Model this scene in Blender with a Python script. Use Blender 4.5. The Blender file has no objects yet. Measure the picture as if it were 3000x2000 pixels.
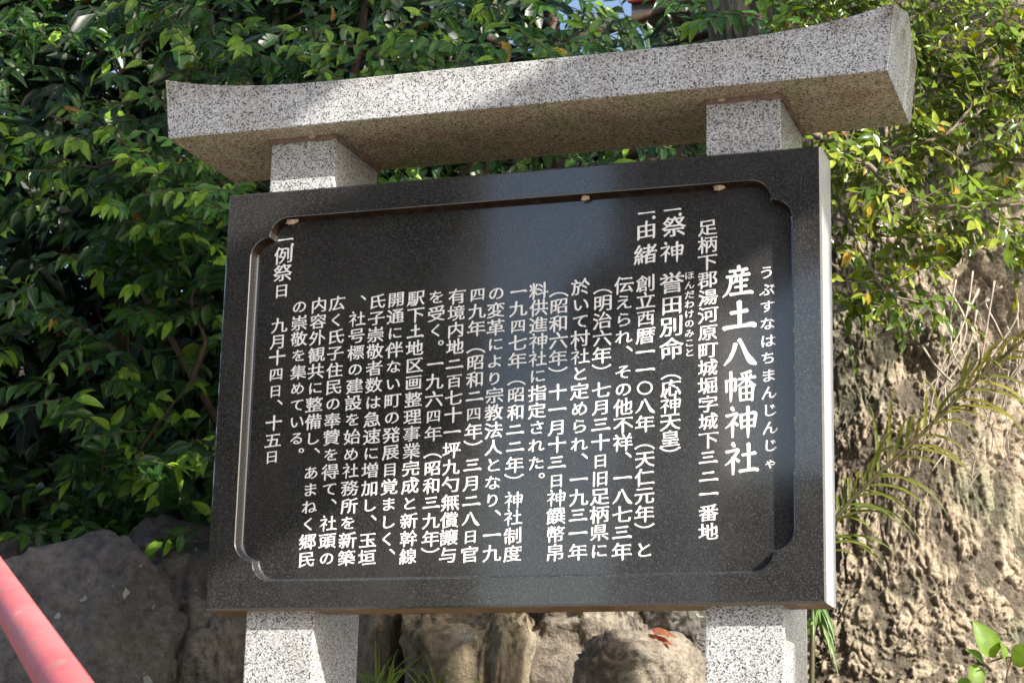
import bpy, bmesh, math, random
import numpy as np
from mathutils import Vector, Matrix, noise
from mathutils.geometry import tessellate_polygon

# ------------------------------------------------------------------ camera, sky, sun, exposure
SC = bpy.context.scene
COL = SC.collection
CAM_LOC = Vector((2.2744, -4.3836, -0.4905))          # z = 0 is the lower edge of the sign board, the lane is at z = -2
RIGHT = Vector((0.9470488, 0.3202096, 0.0237572))      # the camera's right, up and forward axes, fitted to the sign's corners
UP = Vector((0.0529283, -0.2286604, 0.9720664))
FWD = Vector((-0.3166974, 0.9193368, 0.2335007))
cam_d = bpy.data.cameras.new('camera')
cam = bpy.data.objects.new('camera', cam_d)
COL.objects.link(cam)
m = Matrix((RIGHT, UP, -FWD)).transposed().to_4x4()
m.translation = CAM_LOC
cam.matrix_world = m
cam_d.sensor_width = 36.0
F_PX = 5929.642
cam_d.lens = F_PX / 3000 * 36
cam_d.clip_start = 0.05
cam_d.clip_end = 3000
cam_d.dof.use_dof = True
cam_d.dof.focus_distance = 4.75
cam_d.dof.aperture_fstop = 14.0
SC.camera = cam

SUN_DIR = Vector((1.9059, -1.0, 1.3873)).normalized()
SUN_EL = math.asin(SUN_DIR.z)
w = bpy.data.worlds.new('World')
SC.world = w
w.use_nodes = True
nt = w.node_tree
sky = nt.nodes.new('ShaderNodeTexSky')
sky.sky_type = 'NISHITA'
sky.sun_disc = False
sky.sun_elevation = SUN_EL
sky.sun_rotation = math.atan2(SUN_DIR.x, SUN_DIR.y)
sky.dust_density = 3.0
sky.air_density = 1.0
sky.ozone_density = 1.0
bg = nt.nodes['Background']
bg.inputs[1].default_value = 0.115
hz = nt.nodes.new('ShaderNodeHueSaturation')          # thin high haze: a paler blue
hz.inputs['Saturation'].default_value = 1.0
hz.inputs['Value'].default_value = 1.1
nt.links.new(sky.outputs[0], hz.inputs['Color'])
nt.links.new(hz.outputs[0], bg.inputs[0])
sun_d = bpy.data.lights.new('sun', 'SUN')
sun_d.energy = 5.0
sun_d.angle = math.radians(0.5)
sun_d.color = (1.0, 0.94, 0.84)
sun = bpy.data.objects.new('sun', sun_d)
COL.objects.link(sun)
sun.rotation_euler = SUN_DIR.to_track_quat('Z', 'Y').to_euler()
SC.view_settings.view_transform = 'Standard'
SC.view_settings.look = 'None'
SC.view_settings.exposure = 0.95
SC.view_settings.gamma = 1.0
SC.render.engine = 'CYCLES'
SC.cycles.use_denoising = True
SC.cycles.max_bounces = 8

def at(u, v, Y):
    """the point at depth Y seen at pixel (u, v) of the 3000 x 2000 photograph"""
    d = RIGHT * ((u - 1500) / F_PX) - UP * ((v - 1000) / F_PX) + FWD
    return CAM_LOC + d * ((Y - CAM_LOC.y) / d.y)

# ------------------------------------------------------------------ helpers
def tag(o, label=None, cat=None, group=None, kind=None):
    if label: o['label'] = label
    if cat: o['category'] = cat
    if group: o['group'] = group
    if kind: o['kind'] = kind
    return o

def empty(name, loc=(0, 0, 0)):
    o = bpy.data.objects.new(name, None)
    o.empty_display_size = 0.1
    COL.objects.link(o)
    o.location = loc
    return o

def link(name, me, mats, parent=None, smooth=False):
    o = bpy.data.objects.new(name, me)
    COL.objects.link(o)
    for mm in (mats if isinstance(mats, (list, tuple)) else [mats]):
        me.materials.append(mm)
    if smooth:
        me.polygons.foreach_set('use_smooth', [True] * len(me.polygons))
    if parent is not None:
        o.parent = parent
        o.matrix_parent_inverse = Matrix.Translation(-Vector(parent.location))
    return o

def mesh(name, verts, faces, mats, parent=None, smooth=False, fm=None):
    me = bpy.data.meshes.new(name)
    me.from_pydata([tuple(v) for v in verts], [], faces)
    if fm: me.polygons.foreach_set('material_index', fm)
    me.update()
    return link(name, me, mats, parent, smooth)

def from_bm(name, bm, mats, parent=None, smooth=False):
    me = bpy.data.meshes.new(name)
    bm.normal_update()
    bm.to_mesh(me)
    bm.free()
    return link(name, me, mats, parent, smooth)

def box(bm, x0, x1, y0, y1, z0, z1):
    vs = [bm.verts.new((x, y, z)) for z in (z0, z1) for x, y in ((x0, y0), (x1, y0), (x1, y1), (x0, y1))]
    for f in ((0, 3, 2, 1), (4, 5, 6, 7), (0, 1, 5, 4), (1, 2, 6, 5), (2, 3, 7, 6), (3, 0, 4, 7)):
        bm.faces.new([vs[i] for i in f])
    return vs

class Tubes:
    """collects bent tapering tubes into one mesh"""
    def __init__(s): s.v, s.f = [], []
    def add(s, pts, rads, n=5, cap=True):
        pts = [Vector(p) for p in pts]
        base = len(s.v)
        up = Vector((0, 0, 1))
        prev = None
        for i, p in enumerate(pts):
            t = (pts[min(i + 1, len(pts) - 1)] - pts[max(i - 1, 0)])
            if t.length < 1e-9: t = Vector((0, 0, 1))
            t.normalize()
            if prev is None:
                a = t.cross(up)
                if a.length < 1e-3: a = t.cross(Vector((1, 0, 0)))
            else:
                a = prev - t * prev.dot(t)
            a.normalize(); prev = a
            b = t.cross(a)
            r = rads[i] if isinstance(rads, (list, tuple)) else rads
            for k in range(n):
                an = 2 * math.pi * k / n
                s.v.append(p + (a * math.cos(an) + b * math.sin(an)) * r)
        for i in range(len(pts) - 1):
            for k in range(n):
                k2 = (k + 1) % n
                s.f.append((base + i * n + k, base + i * n + k2, base + (i + 1) * n + k2, base + (i + 1) * n + k))
        if cap:
            s.f.append(tuple(base + k for k in range(n))[::-1])
            s.f.append(tuple(base + (len(pts) - 1) * n + k for k in range(n)))
    def build(s, name, mat, parent=None):
        return mesh(name, s.v, s.f, mat, parent, True)

def curve(pts, n=8):
    """Catmull-Rom through points"""
    P = [Vector(p) for p in pts]
    P = [P[0] * 2 - P[1]] + P + [P[-1] * 2 - P[-2]]
    out = []
    for i in range(1, len(P) - 2):
        for k in range(n):
            t = k / n
            a, b, c, d = P[i - 1], P[i], P[i + 1], P[i + 2]
            out.append(0.5 * ((2 * b) + (c - a) * t + (2 * a - 5 * b + 4 * c - d) * t * t + (3 * b - a - 3 * c + d) * t ** 3))
    out.append(P[-2])
    return out

# ------------------------------------------------------------------ materials
def mat(name):
    m = bpy.data.materials.new(name)
    m.use_nodes = True
    n = m.node_tree
    return m, n, n.nodes['Principled BSDF']
def N(n, t, **kw):
    x = n.nodes.new(t)
    for k, v in kw.items(): setattr(x, k, v)
    return x
def ramp(n, src, stops, interp='LINEAR'):
    r = n.nodes.new('ShaderNodeValToRGB')
    r.color_ramp.interpolation = interp
    e = r.color_ramp.elements
    while len(e) < len(stops): e.new(0.5)
    for el, (p, c) in zip(e, stops):
        el.position = p
        el.color = (c, c, c, 1) if isinstance(c, (int, float)) else (*c, 1)
    n.links.new(src, r.inputs[0])
    return r
def tex(n, kind, scale, coord, **inp):
    t = n.nodes.new(kind)
    t.inputs['Scale'].default_value = scale
    for k, v in inp.items(): t.inputs[k].default_value = v
    n.links.new(coord, t.inputs['Vector'])
    return t
def mix(n, a, b, fac, mode='MIX'):
    x = n.nodes.new('ShaderNodeMix')
    x.data_type = 'RGBA'; x.blend_type = mode
    for s, v in ((6, a), (7, b)):
        if isinstance(v, tuple): x.inputs[s].default_value = (*v, 1)
        else: n.links.new(v, x.inputs[s])
    if isinstance(fac, (int, float)): x.inputs[0].default_value = fac
    else: n.links.new(fac, x.inputs[0])
    return x.outputs[2]
def bump(n, bsdf, h, strength, dist=0.01):
    b = n.nodes.new('ShaderNodeBump')
    b.inputs['Strength'].default_value = strength
    b.inputs['Distance'].default_value = dist
    n.links.new(h, b.inputs['Height'])
    n.links.new(b.outputs[0], bsdf.inputs['Normal'])
def ocoord(n): return n.nodes.new('ShaderNodeTexCoord').outputs['Object']

def granite(name, tint, stain, rough, grime=None):
    m, n, b = mat(name)
    c = ocoord(n)
    v1 = tex(n, 'ShaderNodeTexVoronoi', 330, c)
    v2 = tex(n, 'ShaderNodeTexVoronoi', 640, c)
    sp = N(n, 'ShaderNodeSeparateColor'); n.links.new(v1.outputs['Color'], sp.inputs[0])
    sp2 = N(n, 'ShaderNodeSeparateColor'); n.links.new(v2.outputs['Color'], sp2.inputs[0])
    r1 = ramp(n, sp.outputs[0], [(0.0, 0.07), (0.14, 0.16), (0.22, 0.42), (0.5, 0.56), (0.8, 0.68), (1.0, 0.76)])
    r2 = ramp(n, sp2.outputs[0], [(0.0, 0.12), (0.12, 0.35), (0.3, 0.85), (1.0, 1.0)])
    k = mix(n, r1.outputs[0], r2.outputs[0], 0.85, 'MULTIPLY')
    k = mix(n, k, tint, 1.0, 'MULTIPLY')
    ns = tex(n, 'ShaderNodeTexNoise', 7, c, Detail=5, Roughness=0.65)
    st = ramp(n, ns.outputs[0], [(0.46, 0.0), (0.75, 1.0)])
    k2 = mix(n, k, stain, 1.0, 'MULTIPLY')
    k = mix(n, k, k2, st.outputs[0])
    # rain drips, and grime that creeps down from an upper edge
    mp = N(n, 'ShaderNodeMapping'); mp.inputs['Scale'].default_value = (34, 34, 2.2)
    n.links.new(c, mp.inputs[0])
    dn = tex(n, 'ShaderNodeTexNoise', 1.0, mp.outputs[0], Detail=4)
    dr = ramp(n, dn.outputs[0], [(0.55, 0.0), (0.75, 0.4)])
    k = mix(n, k, mix(n, k, (0.70, 0.66, 0.60), 1.0, 'MULTIPLY'), dr.outputs[0])
    if grime:
        sx = N(n, 'ShaderNodeSeparateXYZ'); n.links.new(c, sx.inputs[0])
        mr = N(n, 'ShaderNodeMapRange'); n.links.new(sx.outputs[2], mr.inputs[0])
        mr.inputs[1].default_value, mr.inputs[2].default_value = grime
        n4 = tex(n, 'ShaderNodeTexNoise', 16, c, Detail=6, Roughness=0.7)
        r4 = ramp(n, n4.outputs[0], [(0.40, 0.0), (0.62, 1.0)])
        mm = N(n, 'ShaderNodeMath', operation='MULTIPLY'); n.links.new(mr.outputs[0], mm.inputs[0]); n.links.new(r4.outputs[0], mm.inputs[1])
        k = mix(n, k, mix(n, k, (0.52, 0.44, 0.35), 1.0, 'MULTIPLY'), mm.outputs[0])
    n.links.new(k, b.inputs['Base Color'])
    b.inputs['Roughness'].default_value = rough
    b.inputs['Specular IOR Level'].default_value = 0.45
    return m
GRANITE = granite('grey_granite', (0.965, 0.99, 1.02), (0.82, 0.79, 0.74), 0.20)
GRANITE_CAP = granite('weathered_granite', (0.965, 0.99, 1.02), (0.82, 0.79, 0.74), 0.25, (1.265, 1.335))
def granite_stain_bounce():
    m, n, b = mat('stained_bounce_granite')
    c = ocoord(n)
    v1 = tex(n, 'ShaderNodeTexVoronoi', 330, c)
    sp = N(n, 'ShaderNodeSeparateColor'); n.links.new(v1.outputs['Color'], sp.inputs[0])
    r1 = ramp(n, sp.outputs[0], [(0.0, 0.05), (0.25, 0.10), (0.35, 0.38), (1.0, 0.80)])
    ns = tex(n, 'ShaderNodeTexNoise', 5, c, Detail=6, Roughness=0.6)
    tone = ramp(n, ns.outputs[0], [(0.3, (0.62, 0.46, 0.27)), (0.5, (0.85, 0.70, 0.48)), (0.62, (0.62, 0.60, 0.32)), (0.75, (1.0, 0.74, 0.50))])  # brown stain, with warm bounced light painted into the tone
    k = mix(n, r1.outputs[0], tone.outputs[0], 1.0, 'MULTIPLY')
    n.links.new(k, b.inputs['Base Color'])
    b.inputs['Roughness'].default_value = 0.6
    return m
GRANITE_UNDER = granite_stain_bounce()

def black_granite():
    m, n, b = mat('black_granite')
    c = ocoord(n)
    v1 = tex(n, 'ShaderNodeTexVoronoi', 420, c)
    sp = N(n, 'ShaderNodeSeparateColor'); n.links.new(v1.outputs['Color'], sp.inputs[0])
    r1 = ramp(n, sp.outputs[0], [(0.0, 0.017), (0.6, 0.027), (0.85, 0.045), (0.97, 0.064), (1.0, 0.08)])
    ns = tex(n, 'ShaderNodeTexNoise', 3.5, c, Detail=7, Roughness=0.65)
    dust = ramp(n, ns.outputs[0], [(0.42, 0.0), (0.8, 1.0)])
    k = mix(n, r1.outputs[0], (0.049, 0.049, 0.048), dust.outputs[0])
    # rain streaks
    mp = N(n, 'ShaderNodeMapping'); mp.inputs['Scale'].default_value = (60, 60, 1.6)
    n.links.new(c, mp.inputs[0])
    s2 = tex(n, 'ShaderNodeTexNoise', 1.0, mp.outputs[0], Detail=3)
    sr = ramp(n, s2.outputs[0], [(0.62, 0.0), (0.78, 0.35)])
    k = mix(n, k, (0.06, 0.052, 0.042), sr.outputs[0])
    # stuck grit
    v2 = tex(n, 'ShaderNodeTexVoronoi', 170, c)
    g = ramp(n, v2.outputs['Distance'], [(0.0, 1.0), (0.10, 0.9), (0.16, 0.0)])
    sp2 = N(n, 'ShaderNodeSeparateColor'); n.links.new(v2.outputs['Color'], sp2.inputs[0])
    g2 = ramp(n, sp2.outputs[1], [(0.965, 0.0), (0.98, 0.35)])
    gm = N(n, 'ShaderNodeMath', operation='MULTIPLY'); n.links.new(g.outputs[0], gm.inputs[0]); n.links.new(g2.outputs[0], gm.inputs[1])
    k = mix(n, k, (0.24, 0.20, 0.15), gm.outputs[0])
    n.links.new(k, b.inputs['Base Color'])
    rr = ramp(n, ns.outputs[0], [(0.35, 0.05), (0.8, 0.11)])
    n.links.new(rr.outputs[0], b.inputs['Roughness'])
    b.inputs['IOR'].default_value = 1.95
    return m
BLACK = black_granite()
def simple(name, col, rough=0.7, nscale=None, col2=None, bumps=None, spec=0.5, lo=0.35, hi=0.7):
    m, n, b = mat(name)
    c = ocoord(n)
    if nscale:
        ns = tex(n, 'ShaderNodeTexNoise', nscale, c, Detail=6, Roughness=0.62)
        r = ramp(n, ns.outputs[0], [(lo, col), (hi, col2)])
        n.links.new(r.outputs[0], b.inputs['Base Color'])
        if bumps: bump(n, b, ns.outputs[0], bumps[0], bumps[1])
    else:
        b.inputs['Base Color'].default_value = (*col, 1)
    b.inputs['Roughness'].default_value = rough
    b.inputs['Specular IOR Level'].default_value = spec
    return m
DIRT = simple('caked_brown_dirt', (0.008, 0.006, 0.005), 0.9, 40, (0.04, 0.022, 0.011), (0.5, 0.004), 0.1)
RUSTDIRT = simple('brown_stained_edge', (0.16, 0.085, 0.035), 0.5, 22, (0.30, 0.20, 0.10))
PAINT = simple('white_letter_paint', (0.86, 0.86, 0.85), 0.55, 130, (0.58, 0.58, 0.57), None, 0.3, 0.5, 0.78)
MORTAR = simple('old_mortar', (0.13, 0.085, 0.06), 0.9, 60, (0.26, 0.19, 0.14), (0.4, 0.004))
COCOON = simple('dry_mud', (0.45, 0.33, 0.22), 0.9, 120, (0.62, 0.50, 0.36), (0.5, 0.003))

def rock_mat(name, c1, c2, c3, moss=0.5, lichen=0.5):
    m, n, b = mat(name)
    c = ocoord(n)
    n1 = tex(n, 'ShaderNodeTexNoise', 4, c, Detail=9, Roughness=0.65)
    r = ramp(n, n1.outputs[0], [(0.3, c1), (0.5, c2), (0.68, c3)])
    n2 = tex(n, 'ShaderNodeTexNoise', 34, c, Detail=8, Roughness=0.7)
    r2 = ramp(n, n2.outputs[0], [(0.3, 0.40), (0.52, 1.0), (0.72, 1.45)])
    k = mix(n, r.outputs[0], r2.outputs[0], 1.0, 'MULTIPLY')
    n3 = tex(n, 'ShaderNodeTexNoise', 3.2, c, Detail=7, Roughness=0.7)
    mk = ramp(n, n3.outputs[0], [(0.52, 0.0), (0.68, moss)])
    k = mix(n, k, (0.085, 0.095, 0.035), mk.outputs[0])
    # pale lichen discs with ragged rims
    nd = tex(n, 'ShaderNodeTexNoise', 30, c, Detail=4)
    vv = mix(n, c, nd.outputs['Color'], 0.045)
    v = tex(n, 'ShaderNodeTexVoronoi', 15, vv, Randomness=1.0)
    sp = N(n, 'ShaderNodeSeparateColor'); n.links.new(v.outputs['Color'], sp.inputs[0])
    thr = N(n, 'ShaderNodeMath', operation='MULTIPLY_ADD'); n.links.new(sp.outputs[0], thr.inputs[0]); thr.inputs[1].default_value = 0.55; thr.inputs[2].default_value = -0.33
    lt = N(n, 'ShaderNodeMath', operation='LESS_THAN'); n.links.new(v.outputs['Distance'], lt.inputs[0]); n.links.new(thr.outputs[0], lt.inputs[1])
    lm = N(n, 'ShaderNodeMath', operation='MULTIPLY'); n.links.new(lt.outputs[0], lm.inputs[0]); lm.inputs[1].default_value = lichen
    v3 = tex(n, 'ShaderNodeTexVoronoi', 34, vv)
    sp3 = N(n, 'ShaderNodeSeparateColor'); n.links.new(v3.outputs['Color'], sp3.inputs[0])
    t3 = N(n, 'ShaderNodeMath', operation='MULTIPLY_ADD'); n.links.new(sp3.outputs[1], t3.inputs[0]); t3.inputs[1].default_value = 0.8; t3.inputs[2].default_value = -0.6
    l3 = N(n, 'ShaderNodeMath', operation='LESS_THAN'); n.links.new(v3.outputs['Distance'], l3.inputs[0]); n.links.new(t3.outputs[0], l3.inputs[1])
    lm3 = N(n, 'ShaderNodeMath', operation='MULTIPLY'); n.links.new(l3.outputs[0], lm3.inputs[0]); lm3.inputs[1].default_value = lichen * 0.8
    k = mix(n, k, (0.46, 0.50, 0.44), lm.outputs[0])
    k = mix(n, k, (0.42, 0.45, 0.40), lm3.outputs[0])
    n.links.new(k, b.inputs['Base Color'])
    b.inputs['Roughness'].default_value = 0.75
    bump(n, b, n2.outputs[0], 1.0, 0.03)
    return m
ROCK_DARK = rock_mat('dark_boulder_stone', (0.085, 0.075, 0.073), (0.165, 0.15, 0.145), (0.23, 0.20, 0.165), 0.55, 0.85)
ROCK_TAN = rock_mat('tan_boulder_stone', (0.17, 0.13, 0.085), (0.38, 0.31, 0.21), (0.50, 0.43, 0.32), 0.25, 0.8)
ROCK_GREY = rock_mat('grey_boulder_stone', (0.15, 0.125, 0.10), (0.33, 0.28, 0.225), (0.47, 0.41, 0.34), 0.3, 0.4)

def bark_mat():
    m, n, b = mat('rough_bark')
    c = ocoord(n)
    at_ = N(n, 'ShaderNodeAttribute', attribute_name='crack')
    n1 = tex(n, 'ShaderNodeTexNoise', 26, c, Detail=9, Roughness=0.75)
    r = ramp(n, n1.outputs[0], [(0.3, (0.25, 0.20, 0.145)), (0.5, (0.45, 0.37, 0.27)), (0.7, (0.62, 0.53, 0.42))])
    n3 = tex(n, 'ShaderNodeTexNoise', 3.0, c, Detail=5, Roughness=0.6)
    mk = ramp(n, n3.outputs[0], [(0.48, 0.0), (0.64, 0.8)])
    k = mix(n, r.outputs[0], (0.27, 0.275, 0.18), mk.outputs[0])
    rc = ramp(n, at_.outputs['Fac'], [(0.0, 0.22), (0.3, 0.6), (0.7, 1.0), (1.0, 1.1)])
    k = mix(n, k, rc.outputs[0], 1.0, 'MULTIPLY')
    n.links.new(k, b.inputs['Base Color'])
    b.inputs['Roughness'].default_value = 0.9
    n2 = tex(n, 'ShaderNodeTexNoise', 60, c, Detail=6, Roughness=0.7)
    bump(n, b, n2.outputs[0], 1.0, 0.025)
    return m
BARK = bark_mat()

def leaf_mat(name, rough=0.28, trans=0.3, spec=0.5):
    m, n, b = mat(name)
    a = N(n, 'ShaderNodeAttribute', attribute_name='tint')
    uv = N(n, 'ShaderNodeAttribute', attribute_name='lv')
    s = N(n, 'ShaderNodeSeparateXYZ'); n.links.new(uv.outputs['Vector'], s.inputs[0])
    ab = N(n, 'ShaderNodeMath', operation='ABSOLUTE'); n.links.new(s.outputs[0], ab.inputs[0])
    vein = ramp(n, ab.outputs[0], [(0.0, 0.45), (0.10, 0.0)])
    k = mix(n, a.outputs['Color'], (0.20, 0.30, 0.08), vein.outputs[0])
    # side veins and blotches
    c = ocoord(n)
    ns = tex(n, 'ShaderNodeTexNoise', 55, c, Detail=4)
    rb = ramp(n, ns.outputs[0], [(0.3, 0.75), (0.7, 1.2)])
    k = mix(n, k, rb.outputs[0], 1.0, 'MULTIPLY')
    n.links.new(k, b.inputs['Base Color'])
    b.inputs['Roughness'].default_value = rough
    b.inputs['Specular IOR Level'].default_value = spec
    tr = N(n, 'ShaderNodeBsdfTranslucent')
    hs = N(n, 'ShaderNodeHueSaturation'); hs.inputs['Hue'].default_value = 0.475; hs.inputs['Saturation'].default_value = 1.15; hs.inputs['Value'].default_value = 1.9
    n.links.new(k, hs.inputs['Color']); n.links.new(hs.outputs[0], tr.inputs[0])
    ms = N(n, 'ShaderNodeMixShader'); ms.inputs[0].default_value = trans
    n.links.new(b.outputs[0], ms.inputs[1]); n.links.new(tr.outputs[0], ms.inputs[2])
    n.links.new(ms.outputs[0], n.nodes['Material Output'].inputs[0])
    return m
LEAF = leaf_mat('glossy_leaf', 0.20, 0.27, 0.30)
LEAF_DARK = leaf_mat('dull_dark_leaf', 0.7, 0.06, 0.1)
LEAF_SOFT = leaf_mat('soft_leaf', 0.38, 0.38)
TWIG = simple('red_brown_twig', (0.05, 0.028, 0.018), 0.7, 30, (0.10, 0.058, 0.034))
TWIG_GREY = simple('grey_twig', (0.13, 0.10, 0.075), 0.8, 30, (0.30, 0.25, 0.19))
VINE = simple('dry_grey_vine', (0.26, 0.21, 0.16), 0.8, 30, (0.50, 0.44, 0.36))
def pipe_mat():
    m, n, b = mat('worn_red_paint')
    c = ocoord(n)
    ns = tex(n, 'ShaderNodeTexNoise', 6, c, Detail=6, Roughness=0.6)
    r = ramp(n, ns.outputs[0], [(0.3, (0.56, 0.10, 0.115)), (0.55, (0.62, 0.145, 0.155)), (0.78, (0.64, 0.20, 0.20))])
    v = tex(n, 'ShaderNodeTexNoise', 26, c, Detail=3, Roughness=0.5)
    ch = ramp(n, v.outputs[0], [(0.68, 0.0), (0.69, 1.0)])
    k = mix(n, r.outputs[0], (0.30, 0.22, 0.20), ch.outputs[0])
    v2 = tex(n, 'ShaderNodeTexNoise', 17, c, Detail=2)
    c2 = ramp(n, v2.outputs[0], [(0.76, 0.0), (0.78, 0.5)])
    k = mix(n, k, (0.75, 0.55, 0.48), c2.outputs[0])
    n.links.new(k, b.inputs['Base Color'])
    vv = tex(n, 'ShaderNodeTexVoronoi', 55, c)      # chips down to grey primer
    q1 = ramp(n, vv.outputs['Distance'], [(0.0, 1.0), (0.22, 1.0), (0.27, 0.0)])
    sv = N(n, 'ShaderNodeSeparateColor'); n.links.new(vv.outputs['Color'], sv.inputs[0])
    q2 = ramp(n, sv.outputs[0], [(0.90, 0.0), (0.91, 1.0)])
    qm = N(n, 'ShaderNodeMath', operation='MULTIPLY'); n.links.new(q1.outputs[0], qm.inputs[0]); n.links.new(q2.outputs[0], qm.inputs[1])
    k = mix(n, k, (0.26, 0.25, 0.20), qm.outputs[0])
    gd = tex(n, 'ShaderNodeTexNoise', 45, c, Detail=6, Roughness=0.7)
    gr = ramp(n, gd.outputs[0], [(0.45, 0.0), (0.75, 0.5)])
    k = mix(n, k, (0.30, 0.13, 0.11), gr.outputs[0])
    n.links.new(k, b.inputs['Base Color'])
    b.inputs['Roughness'].default_value = 0.55
    b.inputs['Specular IOR Level'].default_value = 0.3
    return m
PIPE = pipe_mat()
SOIL = simple('dark_leafy_soil', (0.018, 0.013, 0.009), 0.95, 25, (0.06, 0.042, 0.026), (0.8, 0.03))
PAVING = simple('pale_concrete', (0.26, 0.25, 0.235), 0.9, 3, (0.36, 0.345, 0.325))
WALL_BEIGE = simple('beige_plaster', (0.34, 0.24, 0.18), 0.9, 5, (0.42, 0.31, 0.24))
WALL_GREY = simple('pale_grey_siding', (0.50, 0.50, 0.49), 0.8, 3, (0.58, 0.58, 0.56))
WALL_DARK = simple('dark_brown_boards', (0.028, 0.024, 0.022), 0.9, 4, (0.05, 0.042, 0.036), spec=0.2)
ROOF_DARK = simple('dark_roof_tile', (0.035, 0.033, 0.036), 0.7, 8, (0.07, 0.065, 0.065))
ROOF_RED = simple('red_ridge_metal', (0.34, 0.06, 0.05), 0.5, 8, (0.42, 0.09, 0.075))
GRASS = leaf_mat('grass_blade', 0.45, 0.35)

# ------------------------------------------------------------------ the sign's frame: dimensions
W, H, T = 1.5, 1.0437, 0.1244
GROUND = -2.0
sign = empty('shrine_sign', (0.75, 0.17, GROUND))
tag(sign, 'large black stone signboard with white engraved Japanese text between two grey granite posts', 'sign')

def bevel_sharp(bm, off, seg=2, ang=0.5):
    bm.normal_update()
    es = [e for e in bm.edges if len(e.link_faces) == 2 and e.calc_face_angle(0) > ang]
    bmesh.ops.bevel(bm, geom=es, offset=off, segments=seg, affect='EDGES', profile=0.6)

for (x0, x1) in ((0.0940, 0.2713), (1.2227, 1.4000)):
    bm = bmesh.new()
    box(bm, x0, x1, 0.0354, 0.3104, GROUND - 0.05, 1.188)
    bevel_sharp(bm, 0.004)
    from_bm('post', bm, GRANITE, sign)
    # mortar joint under the cap stone, squeezed out unevenly
    rnd = random.Random(int(x0 * 100))
    bm = bmesh.new()
    nn = 26
    loop = []
    a, b, c, d = x0 - .005, x1 + .005, 0.0354 - .005, 0.3104 + .005
    for k in range(nn): loop.append((a + (b - a) * k / nn, c))
    for k in range(nn): loop.append((b, c + (d - c) * k / nn))
    for k in range(nn): loop.append((b - (b - a) * k / nn, d))
    for k in range(nn): loop.append((a, d - (d - c) * k / nn))
    top = [bm.verts.new((x + rnd.uniform(-.001, .002), y + rnd.uniform(-.002, .001), 1.1945)) for x, y in loop]
    bot = [bm.verts.new((x + rnd.uniform(-.001, .001), y + rnd.uniform(-.001, .001), 1.180 + rnd.uniform(-.003, .002))) for x, y in loop]
    for i in range(len(loop)):
        j = (i + 1) % len(loop)
        bm.faces.new((bot[i], bot[j], top[j], top[i]))
    bm.faces.new(bot[::-1])
    from_bm('mortar_joint', bm, MORTAR, sign, True)

# cap stone: pentagonal section, ends flaring up and out
def zt(x):
    u = abs(x - 0.750) / 0.930
    return 1.3045 + 0.0495 * max(0, (u - 0.35) / 0.65) ** 3.2
bm = bmesh.new()
rows = []
ns = 64
for i in range(ns + 1):
    u = i / ns
    u = 0.5 - 0.5 * math.cos(math.pi * u) * (0.55 + 0.45 * abs(math.cos(math.pi * u)))
    def X(z):
        k = (z - 1.1932) / 0.1607
        xl, xr = -0.1592 - 0.0205 * k, 1.6609 + 0.0194 * k
        return xl + (xr - xl) * u
    xm = X(1.2)
    t = zt(X(1.35))
    sec = [(-0.0454, 1.1932), (-0.0454, t), (0.144, t + 0.053), (0.333, t), (0.333, 1.1932)]
    rows.append([bm.verts.new((X(z), y, z)) for y, z in sec])
for i in range(ns):
    for k in range(5):
        k2 = (k + 1) % 5
        f = bm.faces.new((rows[i][k], rows[i][k2], rows[i + 1][k2], rows[i + 1][k]))
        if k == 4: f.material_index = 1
bm.faces.new(rows[0][::-1]); bm.faces.new(rows[-1])
bmesh.ops.recalc_face_normals(bm, faces=bm.faces)
bevel_sharp(bm, 0.0025, 1, 0.4)
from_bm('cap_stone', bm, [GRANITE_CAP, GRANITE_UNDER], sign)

# board: slab with a recessed panel with stepped round corners
XL, XR, ZB, ZT, D, RA = 0.0685, 1.4345, 0.0665, 0.9755, 0.0287, 0.0495
def outline(inset):
    xl, xr, zb, zt_, = XL + inset, XR - inset, ZB + inset, ZT - inset
    pts = []
    R1 = RA - inset * 0.35
    corners = [(xl, zb, 1, 1), (xr, zb, -1, 1), (xr, zt_, -1, -1), (xl, zt_, 1, -1)]
    n = 10
    for ci, (cx, cz, sx, sz) in enumerate(corners):
        arc = []
        # from the vertical edge to the horizontal edge: two convex quarter arcs meeting in an inward cusp
        for k in range(n + 1):
            a = math.pi / 2 * k / n
            arc.append((cx + sx * (R1 - R1 * math.cos(a)), cz + sz * (2 * R1 - R1 * math.sin(a))))
        for k in range(n + 1):
            a = math.pi / 2 * k / n
            arc.append((cx + sx * (R1 + R1 - R1 * math.cos(a)), cz + sz * (R1 - R1 * math.sin(a))))
        del arc[n + 1]
        if ci in (1, 3): arc.reverse()
        pts += arc
    return pts
bd_v, bd_f, bd_m = [], [], []
def ring(pts, y):
    s = len(bd_v)
    bd_v.extend((x, y, z) for x, z in pts)
    return list(range(s, s + len(pts)))
levels = [(0.0, 0.0), (0.0020, 0.0022), (0.0034, 0.012), (0.0046, 0.021), (0.0064, D - 0.0018), (0.0092, D)]
rings = [ring(outline(i), y) for i, y in levels]
nO = len(rings[0])
for a, b in zip(rings, rings[1:]):
    for i in range(nO):
        j = (i + 1) % nO
        bd_f.append((a[i], b[i], b[j], a[j]))
        zc = (bd_v[a[i]][2] + bd_v[a[j]][2]) / 2
        dz = abs(bd_v[a[i]][0] - bd_v[a[j]][0])
        dv = abs(bd_v[a[i]][2] - bd_v[a[j]][2])
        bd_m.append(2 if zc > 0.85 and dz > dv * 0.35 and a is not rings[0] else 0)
CH = 0.0045
outer = [(CH, CH), (W - CH, CH), (W - CH, H - CH), (CH, H - CH)]
o1 = ring(outer, 0.0)
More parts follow.
